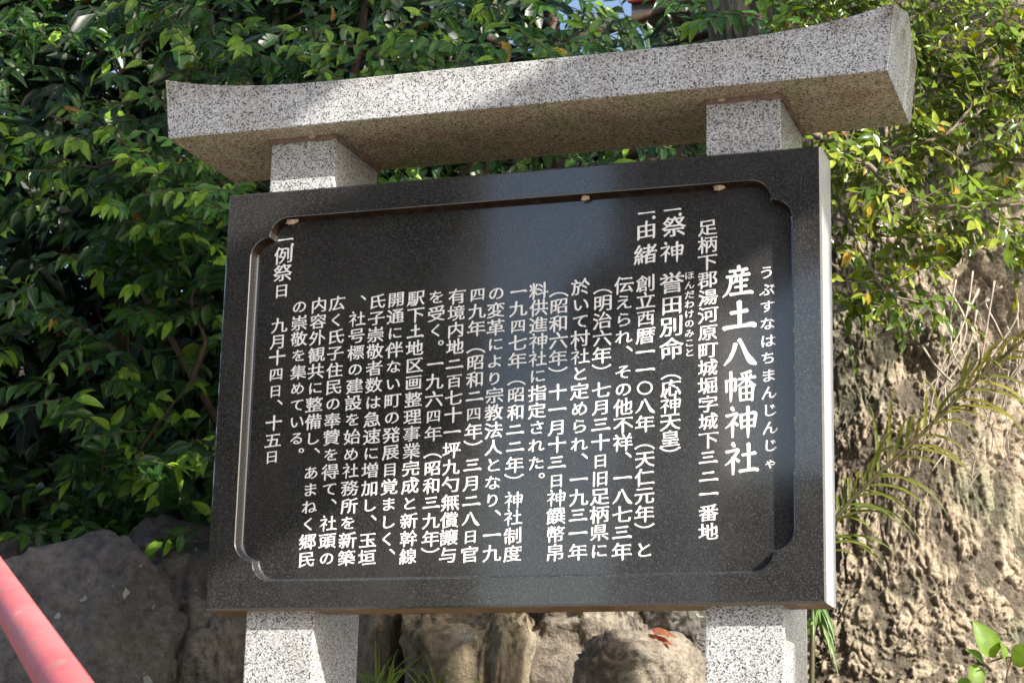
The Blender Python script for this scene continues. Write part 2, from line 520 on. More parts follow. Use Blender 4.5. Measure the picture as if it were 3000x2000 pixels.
o2 = ring([(0, 0), (W, 0), (W, H), (0, H)], CH)
o3 = ring([(0, 0), (W, 0), (W, H), (0, H)], T)
tri = tessellate_polygon([[Vector((x, z, 0)) for x, z in outer], [Vector((x, z, 0)) for x, z in outline(0)]])
idx = o1 + rings[0]
for t in tri:
    a, b, c = (idx[k] for k in t)
    va, vb, vc = (Vector(bd_v[k]) for k in (a, b, c))
    if (vb - va).cross(vc - va).y > 0: a, b = b, a
    bd_f.append((a, b, c)); bd_m.append(0)
tri = tessellate_polygon([[Vector((x, z, 0)) for x, z in outline(levels[-1][0])]])
for t in tri:
    a, b, c = (rings[-1][k] for k in t)
    va, vb, vc = (Vector(bd_v[k]) for k in (a, b, c))
    if (vb - va).cross(vc - va).y > 0: a, b = b, a
    bd_f.append((a, b, c)); bd_m.append(0)
for r1, r2, st in ((o1, o2, False), (o2, o3, True)):
    for i in range(4):
        j = (i + 1) % 4
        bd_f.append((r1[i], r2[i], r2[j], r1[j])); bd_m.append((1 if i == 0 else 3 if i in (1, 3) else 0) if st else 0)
bd_f.append(tuple(o3)); bd_m.append(0)
SKY_EDGE = simple('painted_sky_edge', (0.40, 0.41, 0.42), 0.22, 14, (0.52, 0.53, 0.54), None, 0.8)  # pale colour on the side faces stands in for reflected sky
board = mesh('board', bd_v, bd_f, [BLACK, RUSTDIRT, DIRT, SKY_EDGE], sign, False, bd_m)
bmx = bmesh.new(); bmx.from_mesh(board.data)
bmesh.ops.recalc_face_normals(bmx, faces=bmx.faces)
bmx.to_mesh(board.data); bmx.free()

# ------------------------------------------------------------------ the inscription, cut column by column
ZL = D - 0.0006          # letters stand 0.6 mm proud of the panel's floor
def panel(u, v):
    p = at(u, v, D)
    return Vector((p.x, p.z))
GL = {}
fontcurve = bpy.data.curves.new('glyph', 'FONT')
fontcurve.resolution_u = 3
fontob = bpy.data.objects.new('glyph', fontcurve)
COL.objects.link(fontob)
def glyph(ch, fat):
    """outline of one character as a filled flat mesh, brush-weighted and rising to the right"""
    key = (ch, fat)
    if key in GL: return GL[key]
    fontcurve.body = ch
    fontcurve.offset = 0
    dg = bpy.context.evaluated_depsgraph_get()
    me = bpy.data.meshes.new_from_object(fontob.evaluated_get(dg))
    V = np.empty(len(me.vertices) * 3); me.vertices.foreach_get('co', V)
    V = V.reshape(-1, 3)[:, :2] - (0.5, 0.38)
    F = [tuple(p.vertices) for p in me.polygons]
    bpy.data.meshes.remove(me)
    # a wider brush: ribbons along the outline, broad beside upright strokes, thin beside level ones
    use = {}
    for f in F:
        for a, b in zip(f, f[1:] + f[:1]): use[(a, b)] = 1
    pts = [tuple(q) for q in V]
    lv = [0.0] * len(pts)
    F = list(F)
    for i, (a, b) in enumerate([e for e in use if (e[1], e[0]) not in use]):
        pa, pb = np.array(pts[a]), np.array(pts[b])
        t = pb - pa
        L_ = np.hypot(*t)
        if L_ < 1e-6: continue
        t = t / L_
        nrm = np.array((t[1], -t[0]))
        o = nrm * (fat * (0.25 + 0.95 * abs(nrm[0])))
        e = t * fat * 0.45
        k = len(pts)
        z = 0.002 + 0.0015 * (i % 9)
        pts += [tuple(pa - e), tuple(pb + e), tuple(pb + e * 0.4 + o), tuple(pa - e * 0.4 + o)]
        lv += [z] * 4
        F.append((k, k + 3, k + 2, k + 1))
    # the brush presses down where a stroke starts or stops and runs thin at the foot of an upright
    bnd = [e for e in use if (e[1], e[0]) not in use]
    nxt = {a: b for a, b in bnd}
    prv = {b: a for a, b in bnd}
    for a, b in bnd:
        if a not in prv or b not in nxt: continue
        pa, pb = V[a], V[b]
        t = pb - pa
        L_ = np.hypot(*t)
        if not 0.04 < L_ < 0.115: continue
        t = t / L_
        nrm = np.array((t[1], -t[0]))
        d0, d1 = pa - V[prv[a]], V[nxt[b]] - pb
        if d0 @ nrm < 0.8 * np.hypot(*d0) or d1 @ nrm > -0.8 * np.hypot(*d1): continue
        if np.hypot(*d0) < 0.05 or np.hypot(*d1) < 0.05: continue
        mid = (pa + pb) / 2
        k = len(pts)
        z = 0.018
        if nrm[1] < -0.7:
            w1 = L_ / 2 + fat
            pts += [tuple(mid - t * w1), tuple(mid + nrm * 0.06 - t * w1 * 0.7), tuple(mid + nrm * 0.075 - t * w1 * 0.3), tuple(mid + t * w1)]
            lv += [z] * 4
            F.append((k, k + 1, k + 2, k + 3))
        else:
            r1, r2 = L_ / 2 + fat + 0.016, 0.046
            c0 = mid - nrm * 0.012 + np.array((0, -0.008 if nrm[0] > 0.7 else 0.0))
            rot = -0.45 if abs(nrm[0]) > 0.7 else 0.35
            for q in range(10):
                an = 2 * math.pi * q / 10
                ex, ey = r1 * math.cos(an), r2 * math.sin(an)
                ex, ey = ex * math.cos(rot) - ey * math.sin(rot), ex * math.sin(rot) + ey * math.cos(rot)
                pts.append(tuple(c0 + t * ex + nrm * ey)); lv.append(z)
            F.append(tuple(range(k, k + 10)))
    V = np.array([(x, y, z) for (x, y), z in zip(pts, lv)])
    GL[key] = (V, F)
    return GL[key]
# brush strokes for the plainest and the largest characters: x, y in -0.5..0.5, w = half width
BR = {
 '一': [[(-.43,-.02,.045),(-.36,.01,.055),(0,.035,.036),(.33,.065,.05),(.43,.035,.06)]],
 '二': [[(-.28,.17,.045),(0,.20,.038),(.25,.235,.055)],[(-.44,-.25,.05),(-.3,-.22,.045),(.1,-.195,.036),(.36,-.165,.055),(.45,-.20,.055)]],
 '三': [[(-.31,.28,.045),(0,.31,.036),(.28,.34,.052)],[(-.25,.03,.042),(0,.05,.036),(.22,.075,.05)],[(-.44,-.29,.05),(-.3,-.26,.045),(.1,-.23,.036),(.36,-.20,.055),(.45,-.235,.055)]],
 '十': [[(-.44,.04,.05),(-.2,.065,.04),(.2,.10,.04),(.43,.115,.055)],[(.0,.46,.055),(.015,.1,.045),(.015,-.3,.045),(.005,-.46,.03)]],
 '八': [[(-.12,.24,.05),(-.17,.05,.045),(-.28,-.2,.04),(-.45,-.40,.018)],[(-.02,.36,.05),(.06,.22,.042),(.2,-.1,.055),(.33,-.30,.075),(.47,-.40,.03)]],
 '土': [[(-.25,.10,.045),(0,.13,.038),(.24,.165,.05)],[(0,.45,.06),(.012,.1,.05),(.012,-.3,.045)],[(-.46,-.37,.055),(-.3,-.335,.045),(.1,-.30,.04),(.36,-.27,.06),(.47,-.315,.055)]],
 '産': [[(.0,.49,.045),(.02,.36,.04)],[(-.27,.325,.035),(0,.35,.03),(.26,.38,.042)],[(-.12,.28,.03),(-.07,.19,.03)],[(.14,.31,.034),(.08,.2,.025)],[(-.36,.155,.035),(0,.185,.028),(.33,.22,.042)],[(-.22,.16,.04),(-.24,-.1,.036),(-.33,-.33,.03),(-.47,-.47,.014)],
        [(-.05,.13,.034),(-.1,.02,.028),(-.17,-.07,.012)],[(-.1,.0,.028),(.1,.02,.025),(.27,.045,.036)],[(-.11,-.18,.028),(.08,-.16,.025),(.24,-.14,.035)],[(.07,.13,.036),(.075,-.1,.032),(.075,-.36,.03)],[(-.25,-.40,.038),(0,-.375,.03),(.3,-.345,.042),(.42,-.365,.04)]],
 '幡': [[(-.41,.2,.034),(-.40,0,.032),(-.40,-.17,.03)],[(-.41,.17,.026),(-.28,.19,.026),(-.14,.215,.036),(-.14,.0,.032),(-.15,-.13,.034),(-.2,-.1,.012)],[(-.275,.46,.038),(-.27,.1,.034),(-.27,-.3,.032),(-.28,-.47,.02)],
        [(.33,.46,.038),(.2,.42,.03),(.02,.385,.016)],[(.06,.34,.026),(.1,.27,.022)],[(.33,.36,.03),(.27,.27,.018)],[(-.05,.215,.028),(.15,.24,.024),(.46,.275,.038)],[(.19,.42,.03),(.19,.2,.028),(.185,.02,.026)],[(.15,.22,.03),(.05,.10,.024),(-.08,.0,.012)],[(.22,.22,.028),(.33,.09,.034),(.47,.01,.018)],
        [(.0,-.03,.032),(.005,-.25,.03),(.01,-.46,.026)],[(.0,-.045,.026),(.15,-.03,.024),(.37,-.005,.038),(.365,-.25,.032),(.36,-.46,.03)],[(.02,-.235,.022),(.18,-.225,.02),(.34,-.215,.024)],[(.19,-.04,.026),(.19,-.2,.024),(.19,-.43,.024)],[(.02,-.435,.024),(.18,-.425,.022),(.34,-.415,.024)]],
 '神': [[(-.28,.46,.045),(-.22,.36,.034)],[(-.44,.2,.036),(-.3,.225,.03),(-.12,.26,.036),(-.22,.07,.034),(-.34,-.08,.026),(-.47,-.18,.012)],[(-.255,.04,.04),(-.25,-.2,.036),(-.255,-.47,.026)],[(-.2,.02,.02),(-.1,-.1,.038)],
        [(.0,.24,.036),(.005,.0,.034),(.02,-.2,.03)],[(.0,.215,.03),(.2,.24,.027),(.42,.27,.04),(.41,.05,.036),(.385,-.16,.03)],[(.03,.035,.026),(.2,.05,.024),(.38,.065,.026)],[(.03,-.15,.026),(.2,-.135,.024),(.37,-.12,.026)],[(.205,.47,.045),(.21,.1,.038),(.21,-.25,.036),(.205,-.49,.022)]],
 '社': [[(-.26,.46,.045),(-.2,.36,.034)],[(-.44,.2,.036),(-.3,.225,.03),(-.1,.26,.036),(-.2,.07,.034),(-.33,-.08,.026),(-.47,-.19,.012)],[(-.245,.05,.04),(-.24,-.2,.036),(-.245,-.47,.026)],[(-.19,.03,.02),(-.08,-.09,.038)],
        [(.02,.1,.034),(.2,.125,.03),(.4,.155,.042)],[(.2,.44,.044),(.205,.1,.038),(.205,-.33,.036)],[(-.06,-.38,.04),(.1,-.355,.034),(.35,-.325,.04),(.47,-.35,.04)]],
}
BR['〇'] = [[(.34 * math.cos(a), .34 * math.sin(a), .036) for a in [math.pi * 2 * k / 18 for k in range(19)]]]
rb = random.Random(5)
BOLD = 1.22
SMALL = {'日': .78, '旧': .84, '四': .82, '西': .88, '田': .86, '由': .9, '目': .84, '百': .86, '皇': .92, '県': .92, '月': .93, '命': .96, '昭': .93, '和': .95}
def brush(ch, BOLD=BOLD):
    V, F = [], []
    for si, st in enumerate(BR[ch]):
        pts = curve([(x, y, ww) for x, y, ww in st], 5) if len(st) > 2 else [Vector(st[0]).lerp(Vector(st[1]), t / 5) for t in range(6)]
        L, Rr = [], []
        closed = ch == '〇'
        for i, p in enumerate(pts):
            t = pts[min(i + 1, len(pts) - 1)] - pts[max(i - 1, 0)]
            t = Vector((t.x, t.y)).normalized()
            nrm = Vector((-t.y, t.x))
            q = Vector((p.x, p.y))
            L.append(q + nrm * p.z * BOLD); Rr.append(q - nrm * p.z * BOLD)
        if not closed:
            t0 = Vector((pts[1].x - pts[0].x, pts[1].y - pts[0].y)).normalized()
            t1 = Vector((pts[-1].x - pts[-2].x, pts[-1].y - pts[-2].y)).normalized()
            capA = [Vector((pts[0].x, pts[0].y)) - t0 * pts[0].z * 0.8 + Vector((-t0.y, t0.x)) * pts[0].z * 0.3]
            capB = [Vector((pts[-1].x, pts[-1].y)) + t1 * pts[-1].z * 0.8 - Vector((-t1.y, t1.x)) * pts[-1].z * 0.3]
        else: capA = capB = []
        s = len(V)
        zz = -0.004 * si
        n = len(L)
        V += [(q.x, q.y, zz) for q in L] + [(q.x, q.y, zz) for q in Rr]
        for i in range(n - 1): F.append((s + i, s + n + i, s + n + i + 1, s + i + 1))
        if capA:
            V.append((capA[0].x, capA[0].y, zz)); F.append((s, len(V) - 1, s + n))
            V.append((capB[0].x, capB[0].y, zz)); F.append((s + n - 1, s + 2 * n - 1, len(V) - 1))
    return np.array(V), F
SHEAR = 0.095
def column(text, p0, p1, size, fat=0.014, aspect=1.06, cells=None, parent=board):
    """text running down from panel point p0 to p1 (centres of first and last cell)"""
    n = len(text)
    V, F = [], []
    for i, ch in enumerate(text):
        if ch == ' ': continue
        t = i / (n - 1) if n > 1 else 0
        c = p0.lerp(p1, t)
        s = size
        s = size * SMALL.get(ch, 0.87 if 0x3040 < ord(ch) < 0x30a0 else 0.97)
        if ch == 'ゃ': s = size * 0.7
        if ch in BR and (fat < 0.03):
            gv, gf = brush(ch, 1.32 if size > 0.07 else BOLD)
        else:
            g = {'（': '︵', '）': '︶', '、': '︑', '。': '︒'}.get(ch, ch)
            v2, gf = glyph(g, fat)
            gv = v2.copy()
            if ch not in '（）、。・':
                gv[:, 1] += SHEAR * gv[:, 0]
                ph = rb.uniform(0, 6)
                gv[:, 0] += 0.010 * np.sin(9 * gv[:, 1] + ph)
                gv[:, 1] += 0.010 * np.sin(8 * gv[:, 0] + ph * 1.7) - 0.03 * gv[:, 0] ** 2
        jx, jy, js = rb.uniform(-.012, .012), rb.uniform(-.015, .015), rb.uniform(.97, 1.03)
        b = len(V)
        for q in gv:
            V.append((c.x + (q[0] * js + jx) * s * aspect, ZL + q[2] * s * 0.08, c.y + (q[1] * js + jy) * s))
        F += [tuple(b + k for k in f) for f in gf]
    me = bpy.data.meshes.new('inscription')
    me.from_pydata(V, [], F); me.update()
    # every letter face looks out of the panel
    bmq = bmesh.new(); bmq.from_mesh(me)
    fl = [f for f in bmq.faces if f.normal.y > 0]
    bmesh.ops.reverse_faces(bmq, faces=fl)
    bmq.to_mesh(me); bmq.free()
    return link('inscription', me, PAINT, board_root(parent))
def board_root(p): return p
def cname(o): return o
def dots(spots, r=0.0075):
    V, F = [], []
    for p in spots:
        b = len(V)
        V += [(p.x + r * math.cos(k * math.pi / 6), ZL, p.y + r * math.sin(k * math.pi / 6)) for k in range(12)]
        F.append(tuple(range(b, b + 12)))
    return V, F
P = panel
S = 0.0412
COLS = [
 ('うぶすなはちまんじんじゃ', (2246, 798), (2258, 1355), 0.036, 0.013),
 ('産土八幡神社', (2165, 825), (2172, 1342), 0.079, 0.0),
 ('足柄下郡湯河原町城堀字城下三二一番地', (2073, 666), (2076, 1556), 0.0415, 0.013),
 ('祭神', (1974, 664), (1969, 737), 0.053, 0.013),
 ('誉田別命', (1968, 828), (1967, 1019), 0.052, 0.013),
 ('（応神天皇）', (1966, 1087), (1962, 1334), 0.044, 0.013),
 ('ほんだわけのみこと', (2020, 807), (2020, 1032), 0.0235, 0.013),
 ('由緒', (1894, 674), (1891, 745), 0.052, 0.013),
 ('創立西暦一一〇八年（天仁元年）と', (1892, 829), (1887, 1610), S * 1.04, 0.013),
 ('伝えられ、その他不祥、一八七三年', (1828, 834), (1822, 1613), S * 1.03, 0.013),
 ('（明治六年）七月三十日旧足柄県に', (1766, 838), (1755, 1611), S * 1.03, 0.013),
 ('於いて村社と定められ、一九三一年', (1702, 841), (1693, 1615), S * 1.02, 0.013),
 ('（昭和六年）十一月十三日神饌幣帛', (1638, 846), (1627, 1616), S * 1.02, 0.013),
 ('料供進神社に指定された。', (1579, 851), (1570, 1406), S, 0.013),
 ('一九四七年（昭和二二年）神社制度', (1520, 855), (1501, 1620), S, 0.013),
 ('の変革により宗教法人となり、一九', (1454, 859), (1440, 1620), S, 0.013),
 ('四九年（昭和二四年）三月二八日官', (1399, 862), (1376, 1622), S, 0.013),
 ('有境内地二百七十一坪九勺無償譲与', (1339, 868), (1313, 1625), S, 0.013),
 ('を受く。一九六四年（昭和三九年）', (1280, 870), (1260, 1628), S * .99, 0.013),
 ('駅下土地区画整理事業完成と新幹線', (1220, 873), (1195, 1628), S * .98, 0.013),
 ('開通に伴ない町の発展目覚ましく、', (1161, 877), (1133, 1630), S * .98, 0.013),
 ('氏子崇敬者数は急速に増加し、玉垣', (1105, 883), (1075, 1632), S * .98, 0.013),
 ('、社号標の建設を始め社務所を新築', (1049, 886), (1016, 1633), S * .97, 0.013),
 ('広く氏子住民の奉賛を得て、社頭の', (988, 889), (957, 1634), S * .97, 0.013),
 ('内容外観共に整備し、あまねく郷民', (935, 893), (899, 1636), S * .97, 0.013),
 ('の崇敬を集めている。', (878, 898), (868, 1332), S * .96, 0.013),
 ('例祭日', (831, 748), (825, 851), 0.046, 0.013),
 ('九月十四日、十五日', (818, 953), (797, 1337), S, 0.013),
]
for text, a, b, size, fat in COLS:
    column(text, P(*a), P(*b), size, fat, 1.04 if size > 0.07 else 1.17)
for (u, v, du, dv) in ((1970, 616, 21, 6), (1894, 625, 20, 6), (837, 703, 18, 8)):
    V, F = dots([P(u + du + 2, v + dv + 6)], 0.0042)
    gv, gf = brush('一')
    c = P(u, v); b = len(V)
    V += [(c.x + q[0] * 0.046, ZL, c.y + q[1] * 0.032) for q in gv]
    F += [tuple(b + k for k in f) for f in gf]
    o = mesh('inscription', V, F, PAINT, board)
    bmq = bmesh.new(); bmq.from_mesh(o.data)
    bmesh.ops.reverse_faces(bmq, faces=[f for f in bmq.faces if f.normal.y > 0])
    bmq.to_mesh(o.data); bmq.free()
bpy.data.objects.remove(fontob)

# ------------------------------------------------------------------ ground, bank
def sheet(name, xs, ys, zf, m, kind='structure', smooth=True):
    V = [(x, y, zf(x, y)) for y in ys for x in xs]
    nx = len(xs)
    F = [(j * nx + i, j * nx + i + 1, (j + 1) * nx + i + 1, (j + 1) * nx + i) for j in range(len(ys) - 1) for i in range(nx - 1)]
    o = mesh(name, V, F, m, None, smooth)
    o['kind'] = kind
    return o
sheet('ground', [-800, 0, 800], [-800, 0, 800], lambda x, y: GROUND, PAVING)
def bank(x, y):
    pts = [(0.42, -2.02), (0.62, -0.26), (0.95, -0.23), (1.25, -0.10), (2.4, 0.15), (4, 1.3), (7, 2.5), (14, 4.4), (40, 6.0)]
    z = pts[-1][1]
    for (a, za), (b, zb) in zip(pts, pts[1:]):
        if y <= b:
            k = max(0, (y - a) / (b - a)); z = za + (zb - za) * k; break
    k = min(1, max(0, (x - 0.75) / 0.35))
    if y < 2.6: z -= 0.42 * k * min(1, max(0, (y - 0.6) / 0.4))
    if y > 1.25:
        k = min(1, max(0, (x - 1.7) / 0.8)); z = z * (1 - k) - 0.5 * k
    return z + 0.07 * noise.noise((x * 2.2, y * 2.2, 0)) + 0.02 * noise.noise((x * 9, y * 9, 3))
xs = [-40, -20, -10] + [-6 + 0.1 * i for i in range(121)] + [10, 20, 40]
ys = [0.40, 0.44, 0.47] + [0.5 + 0.06 * i for i in range(60)] + [4.1 + 0.4 * i for i in range(12)] + [9, 12, 16, 40]
sheet('hillside', xs, ys, bank, SOIL)

# ------------------------------------------------------------------ boulders
def boulder(seed, cx, cy, cz, sx, sy, sz, m, label, boxy=0.45, rough=0.16, rot=0.0, ridge=0.0, sub=6, facet=(0.80, 1.02)):
    bm = bmesh.new()
    bmesh.ops.create_icosphere(bm, subdivisions=sub, radius=1.0)
    off = Vector((seed * 7.31, seed * 3.17, seed * 1.7))
    rp = random.Random(seed * 13 + 1)
    planes = []
    for _ in range(26):
        nv = Vector((rp.gauss(0, 1), rp.gauss(0, 1), rp.gauss(0, 1))).normalized()
        planes.append((nv, rp.uniform(*facet)))
    ca, sa = math.cos(rot), math.sin(rot)
    for v in bm.verts:
        d = v.co.normalized()
        q = Vector([math.copysign(abs(a) ** (1 - boxy), a) for a in d])
        big = noise.noise(d * 1.3 + off) * rough * 1.6
        mid = noise.hetero_terrain(d * 2.4 + off, 0.9, 2.1, 5, 0.7) * rough * 0.35
        fac = noise.voronoi(d * 1.7 + off)[0]
        crag = (fac[1] - fac[0]) * ridge
        fine = noise.fractal(d * 8 + off, 0.55, 2.2, 8) * 0.044 + noise.ridged_multi_fractal(d * 5 + off, 0.9, 2.1, 5, 1.0, 2.0) * 0.022
        wd = (d + noise.noise_vector(d * 3 + off) * 0.10).normalized()
        flat = min([hh / max(0.05, wd.dot(nv)) for nv, hh in planes] + [1.12])
        r = flat * (1 + 0.55 * big + 0.5 * mid + 0.5 * crag + fine) - rough * 0.15
        p = Vector((q.x * sx, q.y * sy, q.z * sz)) * r
        v.co = Vector((p.x * ca - p.z * sa, p.y, p.x * sa + p.z * ca))
    o = from_bm('boulder', bm, m, None, True)
    o.location = (cx, cy, cz)
    return tag(o, label, 'boulder')
def bat(u, v, Y): return at(u, v, Y)
def bld(seed, u, v, Y, su, sv, sy, m, label, **kw):
    """centre pixel, half extents in pixels, real half depth in metres"""
    c = bat(u, v, Y)
    k = (bat(u + 100, v, Y) - c).length / 100
    return boulder(seed, c.x, c.y, c.z, su * k, sy, sv * k, m, label, **kw)
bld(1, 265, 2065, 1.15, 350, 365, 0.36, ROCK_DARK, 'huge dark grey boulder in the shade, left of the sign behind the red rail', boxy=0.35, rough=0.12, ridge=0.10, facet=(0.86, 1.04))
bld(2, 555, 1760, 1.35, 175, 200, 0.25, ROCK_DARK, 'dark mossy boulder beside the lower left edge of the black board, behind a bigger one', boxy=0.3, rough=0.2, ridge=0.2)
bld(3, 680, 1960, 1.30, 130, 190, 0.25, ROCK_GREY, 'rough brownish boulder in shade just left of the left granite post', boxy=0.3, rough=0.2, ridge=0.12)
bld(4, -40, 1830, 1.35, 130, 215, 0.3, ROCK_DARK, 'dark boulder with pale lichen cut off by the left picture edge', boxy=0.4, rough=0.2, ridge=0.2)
bld(5, 1115, 1985, 1.25, 108, 215, 0.26, ROCK_TAN, 'narrow half shaded boulder just right of the left granite post', boxy=0.35, rough=0.16, ridge=0.12)
bld(6, 1432, 1990, 1.22, 152, 210, 0.30, ROCK_TAN, 'tan sunlit boulder with upright ridges under the left half of the board', boxy=0.5, rough=0.14, ridge=0.22)
bld(7, 1740, 1960, 1.45, 165, 185, 0.30, ROCK_GREY, 'pale grey brown boulder midway under the board, behind the rounded one', boxy=0.4, rough=0.2, ridge=0.16)
bld(8, 1915, 2035, 1.10, 165, 150, 0.26, ROCK_GREY, 'rounded brown boulder next to the right granite post, in front of others', boxy=0.35, rough=0.14, ridge=0.1)
bld(9, 1985, 1850, 1.75, 120, 90, 0.2, ROCK_DARK, 'small dark boulder in the gap under the right end of the board, with dry leaves', boxy=0.3, rough=0.2, ridge=0.25)

# ------------------------------------------------------------------ red handrail
hr = empty('handrail', (0.6, -1.8, GROUND))
tag(hr, 'worn pinkish red pipe handrail crossing the lower left corner', 'handrail')
A_ = CAM_LOC + (RIGHT * ((50 - 1500) / F_PX) - UP * ((1795 - 1000) / F_PX) + FWD) * 2.5
B_ = CAM_LOC + (RIGHT * ((180 - 1500) / F_PX) - UP * ((1995 - 1000) / F_PX) + FWD) * 2.0
du = (B_ - A_)
t = Tubes()
p0, p1 = A_ - du * 2.8, B_ + du * 1.6
t.add([p0.lerp(p1, k / 12) for k in range(13)], 0.0243, 28)
t.build('rail', PIPE, hr)
for q in (p0.lerp(p1, 0.04), p0.lerp(p1, 0.95)):
    t = Tubes(); t.add([(q.x, q.y, GROUND - 0.05), (q.x, q.y, q.z)], 0.0243, 20)
    t.build('rail_post', PIPE, hr)

# ------------------------------------------------------------------ leaves
def leaf_template(rows=6, width=0.21, fold=0.30, droop=0.16, wave=0.0):
    V, UVs = [], []
    for i in range(rows):
        t = i / (rows - 1)
        wv = width * (math.sin(math.pi * min(1, t ** 0.82 * 0.985 + 0.012)) ** 0.85) * (1 - 0.25 * t)
        if i == rows - 1: wv = 0.004
        z = -droop * t * t
        for sx in (-1, 0, 1):
            V.append((sx * wv, t, z + abs(sx) * wv * fold))
            UVs.append((sx, t, 0))
    F = []
    for i in range(rows - 1):
        a = i * 3
        F += [(a, a + 1, a + 4, a + 3), (a + 1, a + 2, a + 5, a + 4)]
    return np.array(V), F, np.array(UVs)
T_BROAD = leaf_template(6, 0.235, 0.35, 0.15)
T_NARROW = leaf_template(6, 0.15, 0.35, 0.22)
T_ROUND = leaf_template(6, 0.25, 0.30, 0.10)
T_LOW = leaf_template(4, 0.20, 0.3, 0.15)
class Leaves:
    def __init__(s): s.p, s.d, s.n, s.l, s.c = [], [], [], [], []
    def add(s, p, d, n, l, c):
        s.p.append(tuple(p)); s.d.append(tuple(d)); s.n.append(tuple(n)); s.l.append(l); s.c.append(c)
    def build(s, name, m, parent, tmpl):
        TV, TF, TU = tmpl
        p, d, n, l, c = (np.array(a, float) for a in (s.p, s.d, s.n, s.l, s.c))
        d /= np.linalg.norm(d, axis=1, keepdims=True) + 1e-9
        x = np.cross(d, n); x /= np.linalg.norm(x, axis=1, keepdims=True) + 1e-9
        z = np.cross(x, d)
        rs = np.random.RandomState(len(l))
        wsc = rs.uniform(0.85, 1.2, len(l))
        dsc = rs.uniform(0.2, 2.2, len(l))
        V = (x[:, None, :] * (TV[None, :, 0:1] * wsc[:, None, None]) + d[:, None, :] * TV[None, :, 1:2] + z[:, None, :] * (TV[None, :, 2:3] * dsc[:, None, None])) * l[:, None, None] + p[:, None, :]
        k = len(TV)
        nl = len(l)
        F = (np.array(TF)[None] + (np.arange(nl) * k)[:, None, None]).reshape(-1, 4)
        me = bpy.data.meshes.new(name)
        me.vertices.add(nl * k); me.vertices.foreach_set('co', V.reshape(-1))
        me.loops.add(F.size); me.loops.foreach_set('vertex_index', F.reshape(-1).astype(np.int32))
        me.polygons.add(len(F))
        me.polygons.foreach_set('loop_start', np.arange(0, F.size, 4, dtype=np.int32))
        me.update(calc_edges=True); me.validate()
        ca = me.attributes.new('tint', 'FLOAT_COLOR', 'POINT')
        cc = np.ones((nl, k, 4)); cc[:, :, :3] = c[:, None, :]
        ca.data.foreach_set('color', cc.reshape(-1))
        ua = me.attributes.new('lv', 'FLOAT_VECTOR', 'POINT')
        ua.data.foreach_set('vector', np.tile(TU, (nl, 1)).reshape(-1))
        return link(name, me, m, parent, True)
R_ = random.Random(11)
def rv(s=1.0): return Vector((R_.uniform(-s, s), R_.uniform(-s, s), R_.uniform(-s, s)))
def mixc(a, b, t): return tuple(x + (y - x) * t for x, y in zip(a, b))
DEEP = (0.012, 0.040, 0.010); MIDG = (0.036, 0.10, 0.015); NEWG = (0.19, 0.34, 0.03); YEL = (0.40, 0.28, 0.03); BRN = (0.24, 0.10, 0.03)
def sprig(L, Tb, base, d, length, n, ll, pal, light=Vector((0.45, -0.7, 0.75)), sag=0.35, tw=0.0022, yellow=0.006):
    """a twig with leaves set alternately along it, the youngest and palest at its tip"""
    d = d.normalized()
    pts = []
    p = base.copy()
    seg = length / 6
    dd = d.copy()
    for i in range(7):
        pts.append(p.copy())
        dd = (dd + Vector((0, 0, -sag * 0.12)) + rv(0.10)).normalized()
        p = p + dd * seg
    if Tb is not None: Tb.add(pts, [tw * (1 - 0.1 * i) for i in range(7)], 4, False)
    side = d.cross(light)
    if side.length < 1e-3: side = Vector((1, 0, 0))
    side.normalize()
    fresh = R_.random()
    for i in range(n):
        t = (i + 0.6) / n
        k = min(5, int(t * 6))
        f = t * 6 - k
        q = pts[k].lerp(pts[k + 1], f)
        ax = (pts[k + 1] - pts[k]).normalized()
        s = side * (1 if i % 2 else -1)
        if i >= n - 2: ld = ax + s * 0.45 + rv(0.3)
        else: ld = ax * 0.55 + s * 0.9 + rv(0.35)
        ld = ld + Vector((0, 0, -0.35 * R_.random() - 0.15))
        nr = light + rv(0.55)
        c = mixc(pal[0], pal[1], R_.random())
        if i >= n - 3 and fresh > 0.45: c = mixc(c, pal[2], R_.uniform(0.4, 1.0))
        if R_.random() < yellow: c = mixc(YEL, BRN, R_.random() * 0.6)
        v = R_.uniform(0.75, 1.25)
        c = tuple(x * v for x in c)
        L.add(q, ld, nr, ll * R_.uniform(0.7, 1.2) * (0.8 if i >= n - 1 else 1), c)

def clump(x, y, z, f, o=0.0): return noise.noise((x * f + o, y * f, z * f))

def limb(Tb, pts, r0, r1, n=7, jit=0.02):
    c = curve(pts, 6)
    c = [p + rv(jit) * 0.4 for p in c]
    Tb.add(c, [r0 + (r1 - r0) * i / (len(c) - 1) for i in range(len(c))], n, False)
    return c

def pix(p):
    d = Vector(p) - CAM_LOC
    k = d.dot(FWD)
    return 1500 + F_PX * d.dot(RIGHT) / k, 1000 - F_PX * d.dot(UP) / k
def sky_gate(x, y, z):
    # an opening between the crowns, high up over the middle of the sign
    u, v = pix((x, y, z))
    lim = 40 + 35 * noise.noise((u * 0.012, 0.3, 7))
    if 1430 < u < 2060 and v < lim: return R_.random() < 0.12
    if y > 1.4 and 380 < v < 560 and (1400 < u < 1690 or 1740 < u < 1950): return R_.random() < 0.12
    return True

